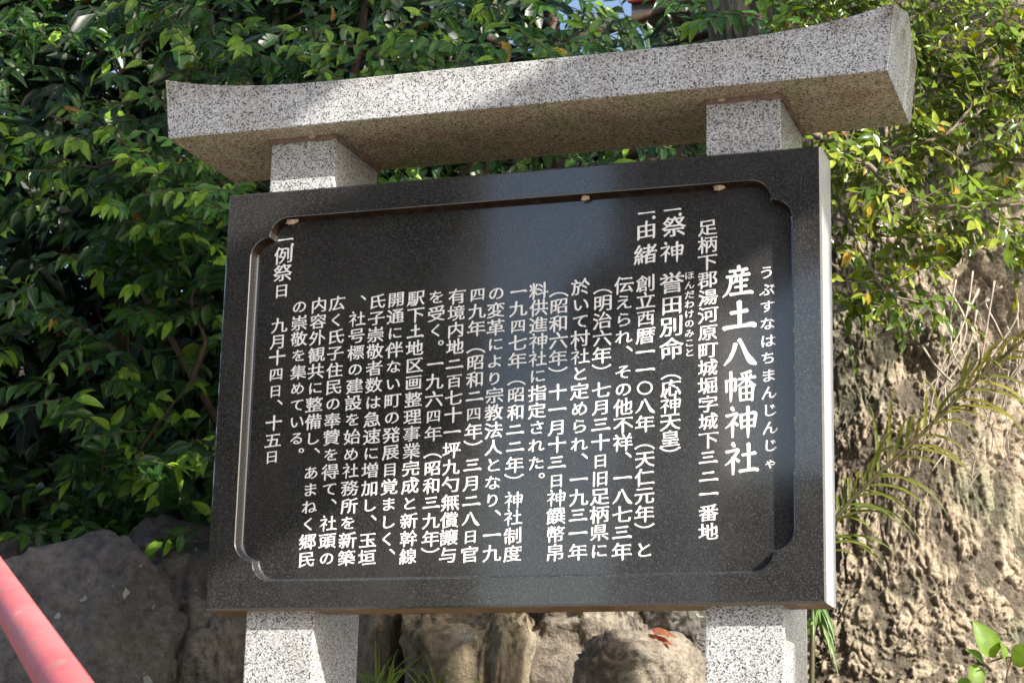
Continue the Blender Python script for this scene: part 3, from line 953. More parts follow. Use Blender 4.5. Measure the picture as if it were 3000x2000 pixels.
# --- left evergreen tree, near the viewer, in shade
tree1 = empty('evergreen_tree', (-0.7, 2.0, 0.0))
tag(tree1, 'dense dark glossy evergreen filling the whole left side above the boulders', 'tree')
tb = Tubes()
for pts, r in (([(-0.7, 2.0, 0.0), (-0.72, 1.95, 0.8), (-0.6, 1.9, 1.6), (-0.5, 2.0, 2.6)], 0.05),
               ([(-0.72, 1.95, 0.5), (-0.95, 1.7, 0.95), (-1.3, 1.6, 1.5)], 0.03),
               ([(-0.66, 1.95, 1.0), (-0.3, 1.7, 1.3), (0.1, 1.6, 1.7)], 0.03)):
    limb(tb, pts, r * 0.6, r * 0.25)
tb.build('trunk', TWIG, tree1)
tb = Tubes()
for px in ([(450, 500), (400, 400), (360, 300), (340, 200), (330, 150)], [(430, 450), (350, 470), (270, 490), (200, 470), (140, 480)],
           [(385, 400), (310, 370), (230, 360), (150, 340)], [(360, 320), (420, 270), (520, 210), (610, 200)], [(345, 230), (400, 160), (460, 60)],
           [(445, 490), (420, 560), (440, 640), (430, 760)], [(560, 1120), (600, 1000), (560, 880), (620, 780)], [(380, 1420), (420, 1300), (560, 1120)]):
    limb(tb, [at(u, v, 1.28 + R_.uniform(-.06, .06)) for u, v in px], 0.0075, 0.003, 6, 0.01)
tb.build('branch', TWIG, tree1)
L = Leaves(); tb = Tubes()
cnt = 0
while cnt < 1250:
    x, y, z = R_.uniform(-2.4, 0.75), R_.uniform(0.95, 2.1), R_.uniform(-0.05, 2.75)
    if z > 1.5 and R_.random() < 0.25: continue
    g = clump(x, y * 0.6, z, 2.6) + 0.6 * clump(x, y, z, 6.0, 9)
    if g < 0.07: continue
    if z < 0.30 or (z < 0.42 and R_.random() < 0.5): continue
    q = bank(x, y)
    if z < q + 0.12: continue
    if y < 1.25 and g < 0.06: continue
    if not sky_gate(x, y, z - 0.05): continue
    cnt += 1
    d = Vector((R_.uniform(-1, 1), R_.uniform(-1.0, 0.1), R_.uniform(-0.35, 0.55)))
    sprig(L, tb, Vector((x, y, z)), d, R_.uniform(0.14, 0.26), R_.randint(7, 11), R_.uniform(0.058, 0.088), (DEEP, MIDG, NEWG), yellow=0.008)
tb.build('twigs', TWIG, tree1)
L.build('foliage', LEAF, tree1, T_BROAD)
tree1.children[-1]['kind'] = 'stuff'

# --- darker trees behind
def back_tree(name, label, cx, cy, z0, z1, rx, ry, n, ll, pal, seed, tmpl, tw, gap=-0.2, gate=None):
    root = empty(name, (cx, cy, bank(cx, cy)))
    tag(root, label, 'tree')
    tbk = Tubes()
    zb = bank(cx, cy) - 0.1
    limb(tbk, [(cx, cy, zb), (cx + 0.06, cy, zb + (z1 - zb) * 0.4), (cx - 0.08, cy + 0.1, zb + (z1 - zb) * 0.9)], 0.10, 0.03, 9)
    for k in range(9):
        a = k * 2.4 + seed
        zz = zb + (z1 - zb) * (0.25 + 0.07 * k)
        limb(tbk, [(cx, cy, zz), (cx + math.cos(a) * rx * 0.4, cy + math.sin(a) * ry * 0.4, zz + 0.25), (cx + math.cos(a) * rx * 0.9, cy + math.sin(a) * ry * 0.9, zz + 0.35)], 0.035, 0.008, 6)
    tbk.build('trunk', TWIG, root)
    Lb = Leaves(); tq = Tubes()
    c = 0
    while c < n:
        x, y, z = cx + R_.uniform(-rx, rx), cy + R_.uniform(-ry, ry), R_.uniform(z0, z1)
        if ((x - cx) / rx) ** 2 + ((y - cy) / ry) ** 2 > 1: continue
        if clump(x, y, z, 1.7, seed) + 0.5 * clump(x, y, z, 4.5, seed) < gap: continue
        if gate and not gate(x, y, z): continue
        c += 1
        d = Vector((R_.uniform(-1, 1), R_.uniform(-1.0, 0.3), R_.uniform(-0.7, 0.4)))
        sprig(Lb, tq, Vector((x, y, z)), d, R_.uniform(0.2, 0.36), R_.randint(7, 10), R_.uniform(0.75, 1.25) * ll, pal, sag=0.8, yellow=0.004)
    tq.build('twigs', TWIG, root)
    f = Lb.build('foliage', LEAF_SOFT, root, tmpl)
    f['kind'] = 'stuff'
    return root
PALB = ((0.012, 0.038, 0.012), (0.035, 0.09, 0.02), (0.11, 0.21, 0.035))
back_tree('broadleaf_tree', 'tall dark tree with narrow hanging leaves behind the middle of the cap stone', -0.35, 3.6, 0.9, 4.0, 1.35, 0.7, 620, 0.08, PALB, 3, T_NARROW, 0, -0.25, sky_gate)
back_tree('broadleaf_tree', 'dark tree behind the glossy evergreen at the far left', -2.6, 3.9, 0.4, 4.2, 1.7, 0.8, 1100, 0.10, PALB, 8, T_BROAD, 0, -0.35)
back_tree('broadleaf_tree', 'dark tree rising behind the right part of the cap stone and the old trunk', 1.0, 4.2, 1.5, 4.6, 1.3, 0.8, 520, 0.08, PALB, 14, T_BROAD, 0, -0.25, sky_gate)
back_tree('broadleaf_tree', 'farthest dark tree closing the gaps low behind the sign', -1.2, 6.2, 1.0, 4.6, 2.6, 0.8, 800, 0.14, PALB, 21, T_LOW, 0, -0.5, sky_gate)

back_tree('dark_backing_hedge', 'dense added hedge, leaves coloured dark for shade, filling the gaps behind the glossy evergreen', -1.9, 2.75, 0.1, 3.6, 1.85, 0.45, 1700, 0.15, ((0.006, 0.020, 0.007), (0.016, 0.045, 0.012), DEEP), 31, T_LOW, 0, -0.9)  # hedge added to block sky light; near-black leaf colour stands for shade
back_tree('dark_backing_hedge', 'dense added hedge, leaves coloured dark for shade, behind the board and the left granite post', 0.1, 2.6, 0.0, 1.15, 1.0, 0.4, 300, 0.11, ((0.006, 0.020, 0.007), (0.016, 0.045, 0.012), DEEP), 33, T_LOW, 0, -0.9)
# --- leafy shoots just behind the cap stone
shoots = empty('leafy_shrub', (0.2, 1.2, 0.0))
tag(shoots, 'bright leafy shrub whose shoots show just above and below the cap stone', 'shrub')
L = Leaves(); tb = Tubes()
limb(tb, [(0.2, 1.2, 0.0), (0.25, 1.15, 0.7), (0.3, 1.1, 1.5)], 0.014, 0.005)
limb(tb, [(0.25, 1.15, 0.6), (0.7, 1.1, 1.1), (1.05, 1.05, 1.7)], 0.012, 0.004)
limb(tb, [(0.25, 1.15, 0.5), (0.0, 1.1, 1.0), (-0.2, 1.05, 1.5)], 0.012, 0.004)
tb.build('stem', TWIG, shoots)
tb = Tubes()
spots = []
for k in range(26): spots.append((R_.uniform(860, 1400), R_.uniform(120, 260)))
for k in range(16): spots.append((R_.uniform(2050, 2420), R_.uniform(10, 190)))
for k in range(22): spots.append((R_.uniform(1400, 2050), R_.uniform(120, 290)))
for k in range(16): spots.append((R_.uniform(1080, 2060), R_.uniform(520, 680)))
for k in range(34): spots.append((R_.uniform(380, 700), R_.uniform(430, 760)))
for (u, v) in spots:
    b = at(u, v, R_.uniform(0.75, 1.25))
    sprig(L, tb, b, Vector((R_.uniform(-1, 1), R_.uniform(-1, 0.1), R_.uniform(-0.2, 0.5))), R_.uniform(0.10, 0.2), R_.randint(5, 9), R_.uniform(0.05, 0.068), (MIDG, (0.06, 0.16, 0.03), NEWG))
tb.build('twigs', TWIG, shoots)
L.build('foliage', LEAF, shoots, T_BROAD)['kind'] = 'stuff'

# ------------------------------------------------------------------ old trunk at the right
TX, TY = 1.25, 2.75
def trunk():
    V, F, cr_ = [], [], []
    A = [math.radians(x) for x in np.concatenate([np.linspace(120, 226, 30)[:-1], np.linspace(226, 345, 430), np.linspace(345, 420, 20)[1:]])]
    Z = np.concatenate([np.linspace(-0.9, -0.35, 30)[:-1], np.linspace(-0.35, 1.55, 470), np.linspace(1.55, 3.6, 60)[1:]])
    hole = at(2670, 1060, 2.12)
    for z in Z:
        z = float(z)
        h = max(0, 0.75 - z)
        for a in A:
            r = 0.64 + 0.20 * h ** 2.0 + 0.04 * math.sin(3 * a + z * 0.8) + 0.12 * max(0, 1 - abs(a - math.radians(236)) / 0.35) * min(1.6, h * 1.3)
            d = Vector((math.cos(a), math.sin(a), 0))
            p = Vector((TX, TY, z)) + d * r
            hol = math.exp(-((p - hole).length / 0.10) ** 2)
            up_k = min(1, max(0, (z - 0.05) / 0.6))              # blocky at the flare, long plates higher up
            s = Vector((p.x, p.y, p.z * (0.85 - 0.35 * up_k)))
            wv = noise.noise_vector(s * 9) * 0.022 + noise.noise_vector(s * 27) * 0.008
            q = s + wv
            def st(x): x = min(1, max(0, x)); return x * x * (3 - 2 * x)
            e1 = st(0.55 + 1.5 * noise.fractal(q * 19, 0.6, 2.2, 5))
            c1 = st(abs(noise.noise(q * 25 + Vector((5, 2, 8)))) * 5.5)
            c2 = st(abs(noise.noise(q * 43 + Vector((1, 7, 3)))) * 4.5)
            e = e1 * (0.3 + 0.7 * c1)
            e2 = c2
            f = noise.fractal(p * 42, 0.5, 2.3, 5)
            dsp = 0.017 * e + 0.005 * e2 * e + 0.022 * noise.fractal(p * 2.6, 1.0, 2.0, 4) + 0.007 * f - 0.11 * hol
            V.append(p + d * dsp)
            cr_.append(min(1, max(0, 0.08 + 0.72 * e + 0.24 * e2 * e + 0.10 * f)))
    w_ = len(A)
    for j in range(len(Z) - 1):
        for i in range(w_ - 1):
            F.append((j * w_ + i, j * w_ + i + 1, (j + 1) * w_ + i + 1, (j + 1) * w_ + i))
    root = empty('old_tree', (TX, TY, -0.75))
    tag(root, 'massive old tree trunk with rough sunlit bark at the right', 'tree')
    # the far side is closed by a plain fan of the same radius
    o = mesh('trunk', V, F, BARK, root, True)
    ca = o.data.attributes.new('crack', 'FLOAT', 'POINT')
    ca.data.foreach_set('value', cr_)
    return root
old = trunk()

# --- its leafy low branches
L = Leaves(); tb = Tubes()
BRN_PX = [
 ([(2330, 360), (2400, 400), (2480, 450), (2560, 500), (2640, 560), (2720, 605), (2860, 605), (3060, 590)], 0.62, 0.010, 0.004),
 ([(2420, 460), (2520, 470), (2640, 430), (2760, 400), (2840, 320), (2900, 240)], 0.75, 0.007, 0.003),
 ([(2440, 560), (2500, 690), (2560, 800), (2600, 860), (2700, 890)], 0.80, 0.006, 0.003),
 ([(2430, 910), (2520, 900), (2640, 895), (2730, 860)], 0.95, 0.005, 0.002),
 ([(3080, 130), (2950, 110), (2800, 150), (2690, 160)], 0.85, 0.009, 0.004),
 ([(3080, 250), (2940, 260), (2820, 240), (2700, 215)], 0.95, 0.008, 0.003),
 ([(3080, 470), (2900, 470), (2780, 520)], 1.0, 0.007, 0.003),
 ([(2380, 200), (2500, 60), (2560, -40)], 0.9, 0.008, 0.005),
 ([(2560, 500), (2620, 660), (2660, 780)], 0.7, 0.005, 0.002),
 ([(3080, 700), (2950, 690), (2850, 640)], 0.95, 0.008, 0.004),
 ([(2440, 640), (2600, 690), (2800, 700), (2950, 760)], 0.9, 0.005, 0.002)]
axes = []
for px, Y, r0, r1 in BRN_PX:
    pts = [at(u, v, Y + R_.uniform(-.05, .05)) for u, v in px]
    axes.append(limb(tb, pts, r0, r1, 6, 0.008))
tb.build('branch', TWIG_GREY, old)
tb = Tubes()
PALR = ((0.05, 0.10, 0.014), (0.14, 0.21, 0.02), (0.32, 0.37, 0.05))
for ax in axes:
    n_ = max(4, int(len(ax) * 0.9))
    for k in range(n_):
        q = ax[R_.randrange(len(ax))]
        sprig(L, tb, q.copy(), Vector((R_.uniform(-1, 1), R_.uniform(-0.8, 0.6), R_.uniform(-0.6, 0.7))), R_.uniform(0.08, 0.2), R_.randint(5, 9), R_.uniform(0.032, 0.052), PALR, Vector((0.7, -0.55, 0.6)), yellow=0.03, tw=0.0016)
def right_zone():
    while True:
        u, v = R_.uniform(2330, 3300), R_.uniform(-250, 900)
        lim = 660 + 160 * noise.noise((u * 0.004, 1.5, 0)) + (110 if u > 2780 else 0)
        if v > lim: continue
        return u, v
c = 0
while c < 900:
    u, v = right_zone()
    Y = R_.uniform(0.72, 1.35)
    q = at(u, v, Y)
    dens = 0.22 if v > 470 else (-0.1 if v > 330 else -0.5)
    if clump(q.x, q.y, q.z, 5.0, 3) < dens * 0.7: continue
    c += 1
    sprig(L, tb, q, Vector((R_.uniform(-1, 1), R_.uniform(-0.9, 0.4), R_.uniform(-0.6, 0.6))), R_.uniform(0.08, 0.18), R_.randint(5, 9), R_.uniform(0.028, 0.046), PALR, Vector((0.7, -0.55, 0.6)), yellow=0.015, tw=0.0014)
for k in range(170):  # unseen canopy added off frame to shade the upper trunk
    q = Vector((R_.uniform(2.7, 4.3), R_.uniform(0.85, 1.7), R_.uniform(2.8, 4.1)))
    sprig(L, tb, q, rv(), R_.uniform(0.15, 0.3), R_.randint(7, 10), R_.uniform(0.07, 0.10), PALR, Vector((0.7, -0.55, 0.6)), tw=0.003)
limb(tb, [(1.5, 2.6, 2.6), (2.3, 1.9, 2.7), (3.2, 1.3, 2.8), (4.2, 1.2, 2.9)], 0.05, 0.015, 8)
tb.build('twigs', TWIG_GREY, old)
L.build('foliage', LEAF, old, T_ROUND)['kind'] = 'stuff'

# ------------------------------------------------------------------ dry vines, lily stems, sprout, grass, dead leaves
def ribbon(V, F, U, Cc, pts, w0, col, nrm=Vector((0.3, -0.8, 0.5))):
    b = len(V)
    n = len(pts)
    for i, p in enumerate(pts):
        t = i / (n - 1)
        tg = (pts[min(i + 1, n - 1)] - pts[max(i - 1, 0)]).normalized()
        sd = tg.cross(nrm)
        if sd.length < 1e-4: sd = Vector((1, 0, 0))
        sd.normalize()
        up_ = sd.cross(tg)
        wv = w0 * (0.75 + 0.5 * math.sin(math.pi * min(1, t * 1.3))) * (1 - t ** 3) + 0.0003
        for s in (-1, 0, 1):
            V.append(p + sd * (s * wv) + up_ * (abs(s) * wv * 0.35))
            U.append((s, t, 0)); Cc.append((*col, 1))
    for i in range(n - 1):
        a = b + i * 3
        F += [(a, a + 1, a + 4, a + 3), (a + 1, a + 2, a + 5, a + 4)]
def ribbons(name, V, F, U, Cc, m, parent=None):
    o = mesh(name, V, F, m, parent, True)
    a = o.data.attributes.new('tint', 'FLOAT_COLOR', 'POINT'); a.data.foreach_set('color', np.array(Cc).reshape(-1))
    a = o.data.attributes.new('lv', 'FLOAT_VECTOR', 'POINT'); a.data.foreach_set('vector', np.array(U, float).reshape(-1))
    return o
def arch(base, d, length, fall, n=9):
    pts, p, dd = [], base.copy(), d.normalized()
    for i in range(n):
        pts.append(p.copy())
        dd = (dd + Vector((0, 0, -fall * (0.3 + i / n)))).normalized()
        p = p + dd * (length / (n - 1))
    return pts
def lily(px, Y, label, n, length, cols, lo=0.0):
    ax = curve([at(u, v, Y) for u, v in px], 8)
    root = empty('lily_plant', ax[0])
    tag(root, label, 'plant')
    tq = Tubes(); tq.add(ax, [0.0075 - 0.003 * i / len(ax) for i in range(len(ax))], 7, False)
    tq.build('stem', simple('lily_stem', (0.05, 0.06, 0.02), 0.6, 20, (0.10, 0.06, 0.03)), root)
    V, F, U, Cc = [], [], [], []
    for k in range(n):
        t = lo + (1 - lo) * (k / n + R_.uniform(0, 1 / n))
        q = ax[min(len(ax) - 1, int(t * len(ax)))]
        i = min(len(ax) - 2, int(t * len(ax)))
        tg = (ax[i + 1] - ax[i]).normalized()
        s = 1 if k % 2 else -1
        side = Vector((0.75, -0.35, -0.45)) if s > 0 else Vector((-0.45, -0.5, 0.75))
        d = tg * 0.75 + side * 0.8 + rv(0.35)
        col = mixc(cols[0], cols[1], min(1, max(0, t + R_.uniform(-.25, .25))))
        v = R_.uniform(0.7, 1.25)
        ribbon(V, F, U, Cc, arch(q, d, length * R_.uniform(0.6, 1.15), 0.20 if s > 0 else 0.34, 11), 0.0040, tuple(x * v for x in col))
    ribbons('foliage', V, F, U, Cc, GRASS, root)
GREENL, YELL = (0.055, 0.135, 0.03), (0.24, 0.22, 0.035)
lily([(2376, 2160), (2380, 1900), (2384, 1700), (2405, 1590), (2470, 1490), (2560, 1400), (2680, 1290), (2800, 1170), (2920, 1060), (3080, 930)], 0.98, 'long slanting stem with narrow arching leaves, yellow brown above, before the old trunk', 60, 0.235, (GREENL, YELL), 0.27)
lily([(2352, 2160), (2350, 1900), (2356, 1750), (2366, 1715), (2380, 1735), (2400, 1780), (2405, 1830)], 0.75, 'tuft of narrow green hanging leaves peeping out under the right end of the board', 18, 0.13, ((0.10, 0.22, 0.06), (0.14, 0.24, 0.06)), 0.6)

rvn = random.Random(77)
for k in range(30):
    u0, v0 = rvn.uniform(2800, 3120), rvn.uniform(780, 1050)
    u1, v1 = u0 + rvn.uniform(-160, 40), rvn.uniform(1080, 1480)
    Y = rvn.uniform(1.75, 1.95)
    pts = [at(u0 + (u1 - u0) * t + rvn.uniform(-45, 45), v0 + (v1 - v0) * t + rvn.uniform(-20, 20), Y + rvn.uniform(-.03, .03)) for t in (0, .25, .5, .75, 1)]
    tq = Tubes(); c = curve(pts, 6)
    r = rvn.uniform(0.0022, 0.0048)
    tq.add(c, [r * (1 - 0.5 * i / len(c)) for i in range(len(c))], 6)
    o = tq.build('dry_vine', VINE, None)
    tag(o, 'thin dry grey vine tangled against the old trunk at the right edge', 'vine', 'dry vines on the old trunk')
for k, (px, Y, lab) in enumerate((([(2900, 640), (2960, 680), (3060, 740)], 0.95, 'pale broken stick poking out of the leaves at the right edge'),
                   ([(2570, 985), (2640, 960), (2690, 935), (2730, 910)], 1.05, 'greenish slanting stick below the leaves right of the board'),
                   ([(2620, 1000), (2680, 1010), (2760, 985)], 1.1, 'red brown twig lying level in front of the hollow in the trunk'),
                   ([(2700, 1010), (2740, 1070), (2790, 1120)], 1.05, 'pale twig slanting down beside the hollow in the trunk'))):
    tq = Tubes(); c = curve([at(u, v, Y) for u, v in px], 5)
    tq.add(c, [0.006 if k in (0, 1) else 0.0035] * len(c), 7)
    tag(tq.build('stick', [VINE, TWIG_GREY, TWIG, VINE][k], None), lab, 'stick')

# sprout with heart-shaped leaves, lower right corner
sq = at(2990, 2100, .45)
spr = empty('sapling', (sq.x + 0.03, 0.62, bank(sq.x + 0.03, 0.62)))
tag(spr, 'sprout with large bright yellow green leaves in the lower right corner', 'plant')
tq = Tubes()
tq.add(curve([(sq.x + 0.03, 0.62, bank(sq.x + 0.03, 0.62) - 0.03), (sq.x + 0.02, 0.54, sq.z - 0.25), at(2990, 2100, .45), at(2950, 1990, .45), at(2960, 1925, .45), at(2890, 1940, .43)], 6), 0.0022, 6, False)
tq.add(curve([at(2955, 1960, .45), at(2945, 1920, .45), at(2925, 1880, .45)], 6), 0.0018, 6, False)
tq.add(curve([at(2990, 2100, .45), at(2880, 2040, .43), at(2840, 1990, .42)], 6), 0.0018, 6, False)
tq.build('stem', TWIG, spr)
T_HEART = leaf_template(9, 0.36, 0.22, 0.12)
LG = (0.17, 0.29, 0.035)
LEAF_THIN = leaf_mat('thin_leaf', 0.45, 0.45, 0.35)
for (a, b, col, nr) in (((2912, 1925), (2862, 1815), LG, (0.5, -0.8, 0.1)), ((2880, 1940), (2838, 1895), (0.13, 0.25, 0.03), (0.1, -0.7, 0.8)), ((2862, 1945), (2855, 2020), LG, (0.6, -0.7, 0.5)),
                    ((2968, 1945), (3040, 1880), LG, (0.3, -0.9, 0.5)), ((2842, 1990), (2800, 2030), (0.14, 0.27, 0.03), (0.3, -0.8, 0.6)), ((2928, 1880), (2950, 1925), LG, (0.9, -0.4, 0.2))):
    l1 = Leaves()
    A1, B1 = at(*a, 0.45), at(*b, 0.42)
    l1.add(A1, B1 - A1, nr, (B1 - A1).length, col)
    l1.build('leaf', LEAF_THIN, spr, T_HEART)

def tuft(u, v, Y, n, length, label):
    base = at(u, v, Y)
    V, F, U, Cc = [], [], [], []
    for k in range(n):
        d = Vector((R_.uniform(-1, 1), R_.uniform(-0.7, 0.5), R_.uniform(0.6, 1.6)))
        g = mixc((0.10, 0.20, 0.03), (0.22, 0.30, 0.06), R_.random())
        ribbon(V, F, U, Cc, [p - base for p in arch(base + Vector((R_.uniform(-.03, .03), R_.uniform(-.02, .02), 0)), d, length * R_.uniform(0.5, 1.1), R_.uniform(0.08, 0.30))], 0.0019, g)
    o = ribbons('grass_tuft', V, F, U, Cc, GRASS)
    o.location = base
    tag(o, label, 'grass tuft')
tuft(1120, 2040, 0.72, 26, 0.16, 'thin arching grass tuft at the foot of the narrow boulder beside the left post')
tuft(1255, 2060, 0.80, 14, 0.16, 'stiff upright grass tuft in the dark gap between two boulders under the board')
tuft(1330, 2050, 0.85, 8, 0.10, 'smallest grass tuft before the ridged tan boulder under the board')
for (a, b, lab) in (((1890, 1872), (1965, 1862), 'curled red brown dead leaf lying on the rounded boulder, upper of two'), ((1900, 1890), (1960, 1888), 'flat pale brown dead leaf lying on the rounded boulder, lower of two')):
    l1 = Leaves(); A1, B1 = at(a[0], a[1] - 14, 0.92), at(b[0], b[1] - 14, 0.90)
    l1.add((0, 0, 0), B1 - A1, (0.2, -0.6, 0.8), (B1 - A1).length * 1.15, (0.34, 0.15, 0.09))
    o = l1.build('dead_leaf', LEAF_THIN, None, T_BROAD); o.location = A1
    tag(o, lab, 'dead leaf')

# insect cocoons stuck under the lip of the recess and under the cap stone
def cocoon(u, v, Y, l, r, label, rot=0.0, zoff=0.0):
    bm = bmesh.new()
    bmesh.ops.create_icosphere(bm, subdivisions=4, radius=1.0)
    for vv in bm.verts:
        k = 1 + 0.45 * noise.fractal(vv.co * 2.5 + Vector((u, v, 0)), 0.8, 2, 4)
        vv.co = Vector((vv.co.x * l, vv.co.y * r, vv.co.z * r * (1 - 0.35 * vv.co.x))) * k * 0.72
    o = from_bm('cocoon', bm, COCOON, None, True)
    o.location = at(u, v, Y) + Vector((0, 0, zoff)); o.rotation_euler = (0, rot, 0)
    tag(o, label, 'cocoon')
cocoon(858, 648, 0.018, 0.022, 0.009, 'pale dry insect cocoon in the upper left corner of the recessed panel', -0.1)
cocoon(1715, 579, 0.016, 0.013, 0.009, 'pale dry cocoon under the middle of the panel top lip')
cocoon(2108, 549, 0.016, 0.018, 0.008, 'pale dry cocoon under the panel top lip toward its right end')
cocoon(2113, 292, 0.030, 0.013, 0.006, 'small pale cocoon at the top of the right post under the cap stone')
cocoon(2316, 299, 0.10, 0.011, 0.006, 'dried mud crumb on the side of the right post, upper of two', 0.6)
cocoon(2345, 353, 0.225, 0.011, 0.006, 'dried mud crumb on the side of the right post, lower of two', 0.5)
cocoon(915, 400, 0.030, 0.014, 0.006, 'small pale cocoon at the top of the left post under the cap stone')

# ------------------------------------------------------------------ house on the hill behind
hs = empty('house', (0.5, 9.5, 1.5))
tag(hs, 'beige house with dark eaves and red roof edge glimpsed through leaves behind the sign', 'house')
def hbox(name, x0, x1, y0, y1, z0, z1, m, parent=None, bev=0.01):
    bm = bmesh.new(); box(bm, x0, x1, y0, y1, z0, z1); bevel_sharp(bm, bev, 1)
    return from_bm(name, bm, m, parent)
hbox('wall', -1.45, 1.2, 8.2, 13.0, 1.0, 4.10, WALL_BEIGE, hs)
hbox('wall', -1.0, 1.2, 8.22, 13.0, 4.10, 4.72, WALL_BEIGE, hs)
bm = bmesh.new()   # main roof with deep dark eaves
vs = [bm.verts.new(c) for c in ((-1.08, 7.6, 4.70), (1.5, 7.6, 4.70), (1.5, 7.6, 4.83), (-1.08, 7.6, 4.83), (-1.08, 10.6, 5.3), (1.5, 10.6, 5.3), (-1.08, 13.6, 4.83), (1.5, 13.6, 4.83), (-1.08, 13.6, 4.70), (1.5, 13.6, 4.70))]
for f in ((0, 1, 2, 3), (3, 2, 5, 4), (4, 5, 7, 6), (6, 7, 9, 8), (8, 9, 1, 0), (0, 3, 4, 6, 8), (1, 9, 7, 5, 2)): bm.faces.new([vs[i] for i in f])
from_bm('roof', bm, ROOF_DARK, hs)
hbox('roof_edge', -1.10, -0.86, 7.56, 7.60, 4.79, 4.87, ROOF_RED, hs)
bm = bmesh.new()   # lean-to roof, sloping
vs = [bm.verts.new(c) for c in ((-1.6, 7.7, 3.92), (1.2, 7.7, 3.92), (1.2, 8.19, 4.16), (-1.6, 8.19, 4.16), (-1.6, 7.7, 4.0), (1.2, 7.7, 4.0), (1.2, 8.19, 4.24), (-1.6, 8.19, 4.24))]
for f in ((0, 3, 2, 1), (4, 5, 6, 7), (0, 1, 5, 4), (1, 2, 6, 5), (2, 3, 7, 6), (3, 0, 4, 7)): bm.faces.new([vs[i] for i in f])
from_bm('lean_to_roof', bm, ROOF_DARK, hs)
sh = empty('shed', (-2.4, 9.2, 1.5))
tag(sh, 'pale grey sided shed wall glimpsed between cap stone and board, left of the beige house', 'shed')
hbox('wall', -3.2, -1.62, 8.4, 10.5, 1.2, 4.1, WALL_GREY, sh)
hbox('roof', -3.3, -1.55, 8.2, 10.7, 4.105, 4.2, ROOF_DARK, sh)

# ------------------------------------------------------------------ across the lane (seen in the polished stone) and an unseen made-up roof that throws the band of shade
def prism(name, poly, y0, y1, m, parent=None):
    bm = bmesh.new()
    a = [bm.verts.new((x, y0, z)) for x, z in poly]
    b = [bm.verts.new((x, y1, z)) for x, z in poly]
    n_ = len(poly)
    bm.faces.new(a); bm.faces.new(b[::-1])
    for i in range(n_): bm.faces.new((a[i], b[i], b[(i + 1) % n_], a[(i + 1) % n_]))
    bmesh.ops.recalc_face_normals(bm, faces=bm.faces)
    return from_bm(name, bm, m, parent)
nb = empty('neighbour_house', (-1.5, -13.0, GROUND))
tag(nb, 'dark boarded house across the lane, seen only as a reflection in the board', 'house')
prism('upper_storey', [(-2.47, 3.9), (-2.47, 9.0), (6.0, 9.0), (6.0, 5.2), (-0.5, 5.2), (-0.5, 4.55), (-1.5, 4.02), (-1.5, 3.9)], -12.02, -12.8, WALL_DARK, nb)
prism('wall', [(-2.47, GROUND), (-2.47, 3.897), (-1.5, 3.897), (-1.5, GROUND)], -12.03, -12.8, WALL_GREY, nb)
prism('dark_backing_wall', [(-16, GROUND), (-16, 9.5), (-4.35, 9.5), (-4.35, GROUND)], -13.2, -14.0, WALL_DARK, nb)  # unseen dark wall added to keep the reflection dark behind the tree
prism('porch_roof', [(-2.46, 4.46), (-2.88, 4.22), (-2.88, 3.55), (-2.46, 3.35)], -12.0, -12.7, WALL_DARK, nb)
prism('garden_wall', [(-1.49, GROUND), (-1.49, 2.42), (6, 2.42), (6, GROUND)], -12.1, -12.4, WALL_DARK, nb)

gate = empty('occluder', (5.2, -2.2, GROUND))  # made-up roof out of view, outline cut to the wanted band of shade
tag(gate, 'made-up unseen pavilion outside the picture at the right, casting the slanting band of shade', 'occluder')
PX = 5.0
poly = [(-1.62, 3.48), (-1.84, 3.53), (-2.62, 3.80), (-3.05, 3.96), (-3.05, 4.70), (-2.62, 4.545), (-2.5, 4.46), (-2.16, 4.27), (-1.75, 4.05), (-1.62, 3.97)]
bm = bmesh.new()
a = [bm.verts.new((PX, y, z)) for y, z in poly]
b = [bm.verts.new((PX + 0.16, y, z)) for y, z in poly]
bm.faces.new(a); bm.faces.new(b[::-1])
for i in range(len(poly)): bm.faces.new((a[i], b[i], b[(i + 1) % len(poly)], a[(i + 1) % len(poly)]))
bmesh.ops.recalc_face_normals(bm, faces=bm.faces)
from_bm('roof', bm, ROOF_DARK, gate)
hbox('upper_shade_slab', PX + 0.02, PX + 0.14, -3.2, -2.0, 4.79, 5.14, ROOF_DARK, gate)  # unseen slab added to shade the left end of the cap
hbox('slab_prop', PX + 0.03, PX + 0.13, -3.12, -3.0, 4.65, 4.80, WALL_DARK, gate)
for yy in (-1.70, -2.99):
    hbox('post', PX + 0.02, PX + 0.14, yy - .06, yy + .06, GROUND - .05, 3.52 if yy > -2 else 4.0, WALL_DARK, gate)

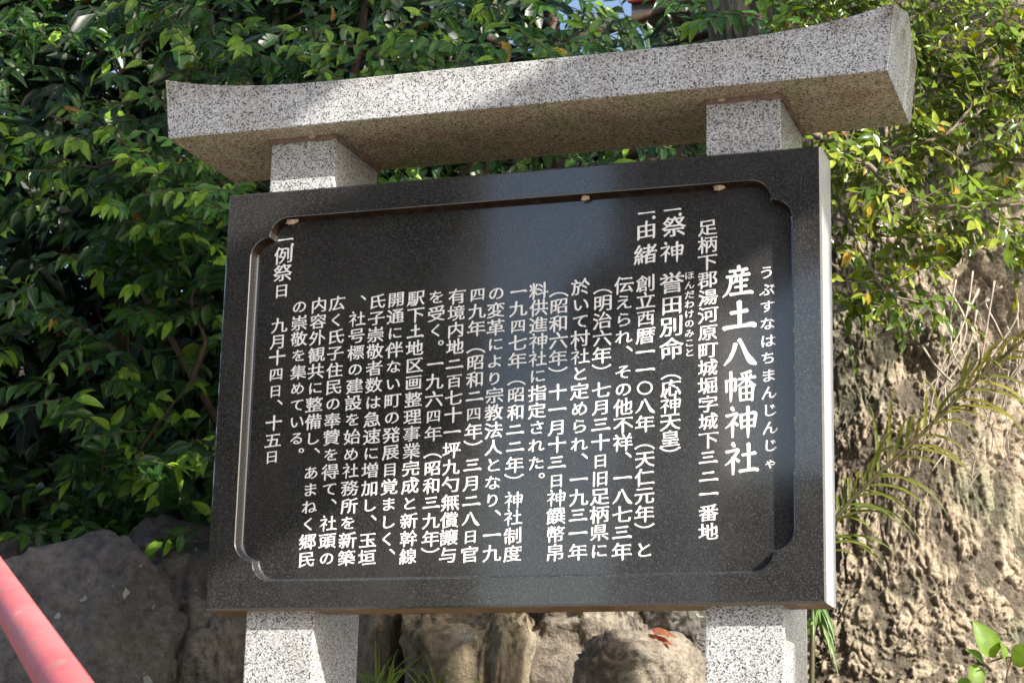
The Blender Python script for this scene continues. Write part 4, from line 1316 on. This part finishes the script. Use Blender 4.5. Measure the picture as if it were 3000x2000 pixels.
def crown(name, label, root_loc, n, samp, ll, seed, trunk_pts):
    root = empty(name, root_loc); tag(root, label, 'tree')
    tq = Tubes(); limb(tq, trunk_pts, 0.10, 0.05, 10); tq.build('trunk', TWIG, root)
    Lc = Leaves()
    rs = random.Random(seed)
    c = 0
    while c < n:
        q = samp(rs)
        if q is None: continue
        c += 1
        Lc.add(q, Vector((rs.uniform(-1, 1), rs.uniform(-1, 1), rs.uniform(-1, 0.5))), SUN_DIR + Vector((rs.uniform(-.6, .6), rs.uniform(-.6, .6), rs.uniform(-.6, .6))), ll * rs.uniform(0.7, 1.3), mixc((0.006, 0.016, 0.006), DEEP, rs.random()))
    Lc.build('foliage', LEAF_DARK, root, T_LOW)['kind'] = 'stuff'
def shade_samp(rs):  # added crown, shaped to drop the wanted shade and leave the light gap
    y, z = rs.uniform(-3.1, -0.85), rs.uniform(3.5, 6.6)
    low = 5.2 if y < -1.92 else (4.2 + 0.1 * math.sin(y * 9))
    if y > -1.62: low = 4.02 + 0.5 * max(0, (y + 1.45) / 0.25)
    low += 0.05 * noise.noise((y * 7, 2, 5))
    if z < low: return None
    q = Vector((5.5 + rs.uniform(-.35, .35), 0, 0))
    k = (q.x - 5.0)
    q.y = y - k * 0.5247; q.z = z + k * 0.7277
    if noise.noise(q * 3.1) < -0.02: return None
    return q
crown('added_shade_tree', 'leafy tree added outside the picture at the right to shade the left evergreen', (5.6, -2.3, GROUND), 5200, shade_samp, 0.16, 4, [(5.6, -1.76, GROUND), (5.6, -1.76, 3.0), (5.55, -1.75, 5.0), (5.45, -1.9, 6.6)])
def refl_samp(rs):
    x, z, y = rs.uniform(-11, -3.9), rs.uniform(GROUND, 8.5), rs.uniform(-12.5, -11.2)
    lim = -3.95 - 0.45 * abs(noise.noise((z * 1.4, 3, 1))) - 0.35 * rs.random()
    if x > lim: return None
    return Vector((x, y, z))
crown('street_tree', 'dark tree across the lane, seen only as a reflection in the board', (-7, -11.8, GROUND), 11000, refl_samp, 0.42, 6, [(-7, -11.8, GROUND), (-7, -11.8, 2.5), (-6.8, -11.8, 7)])
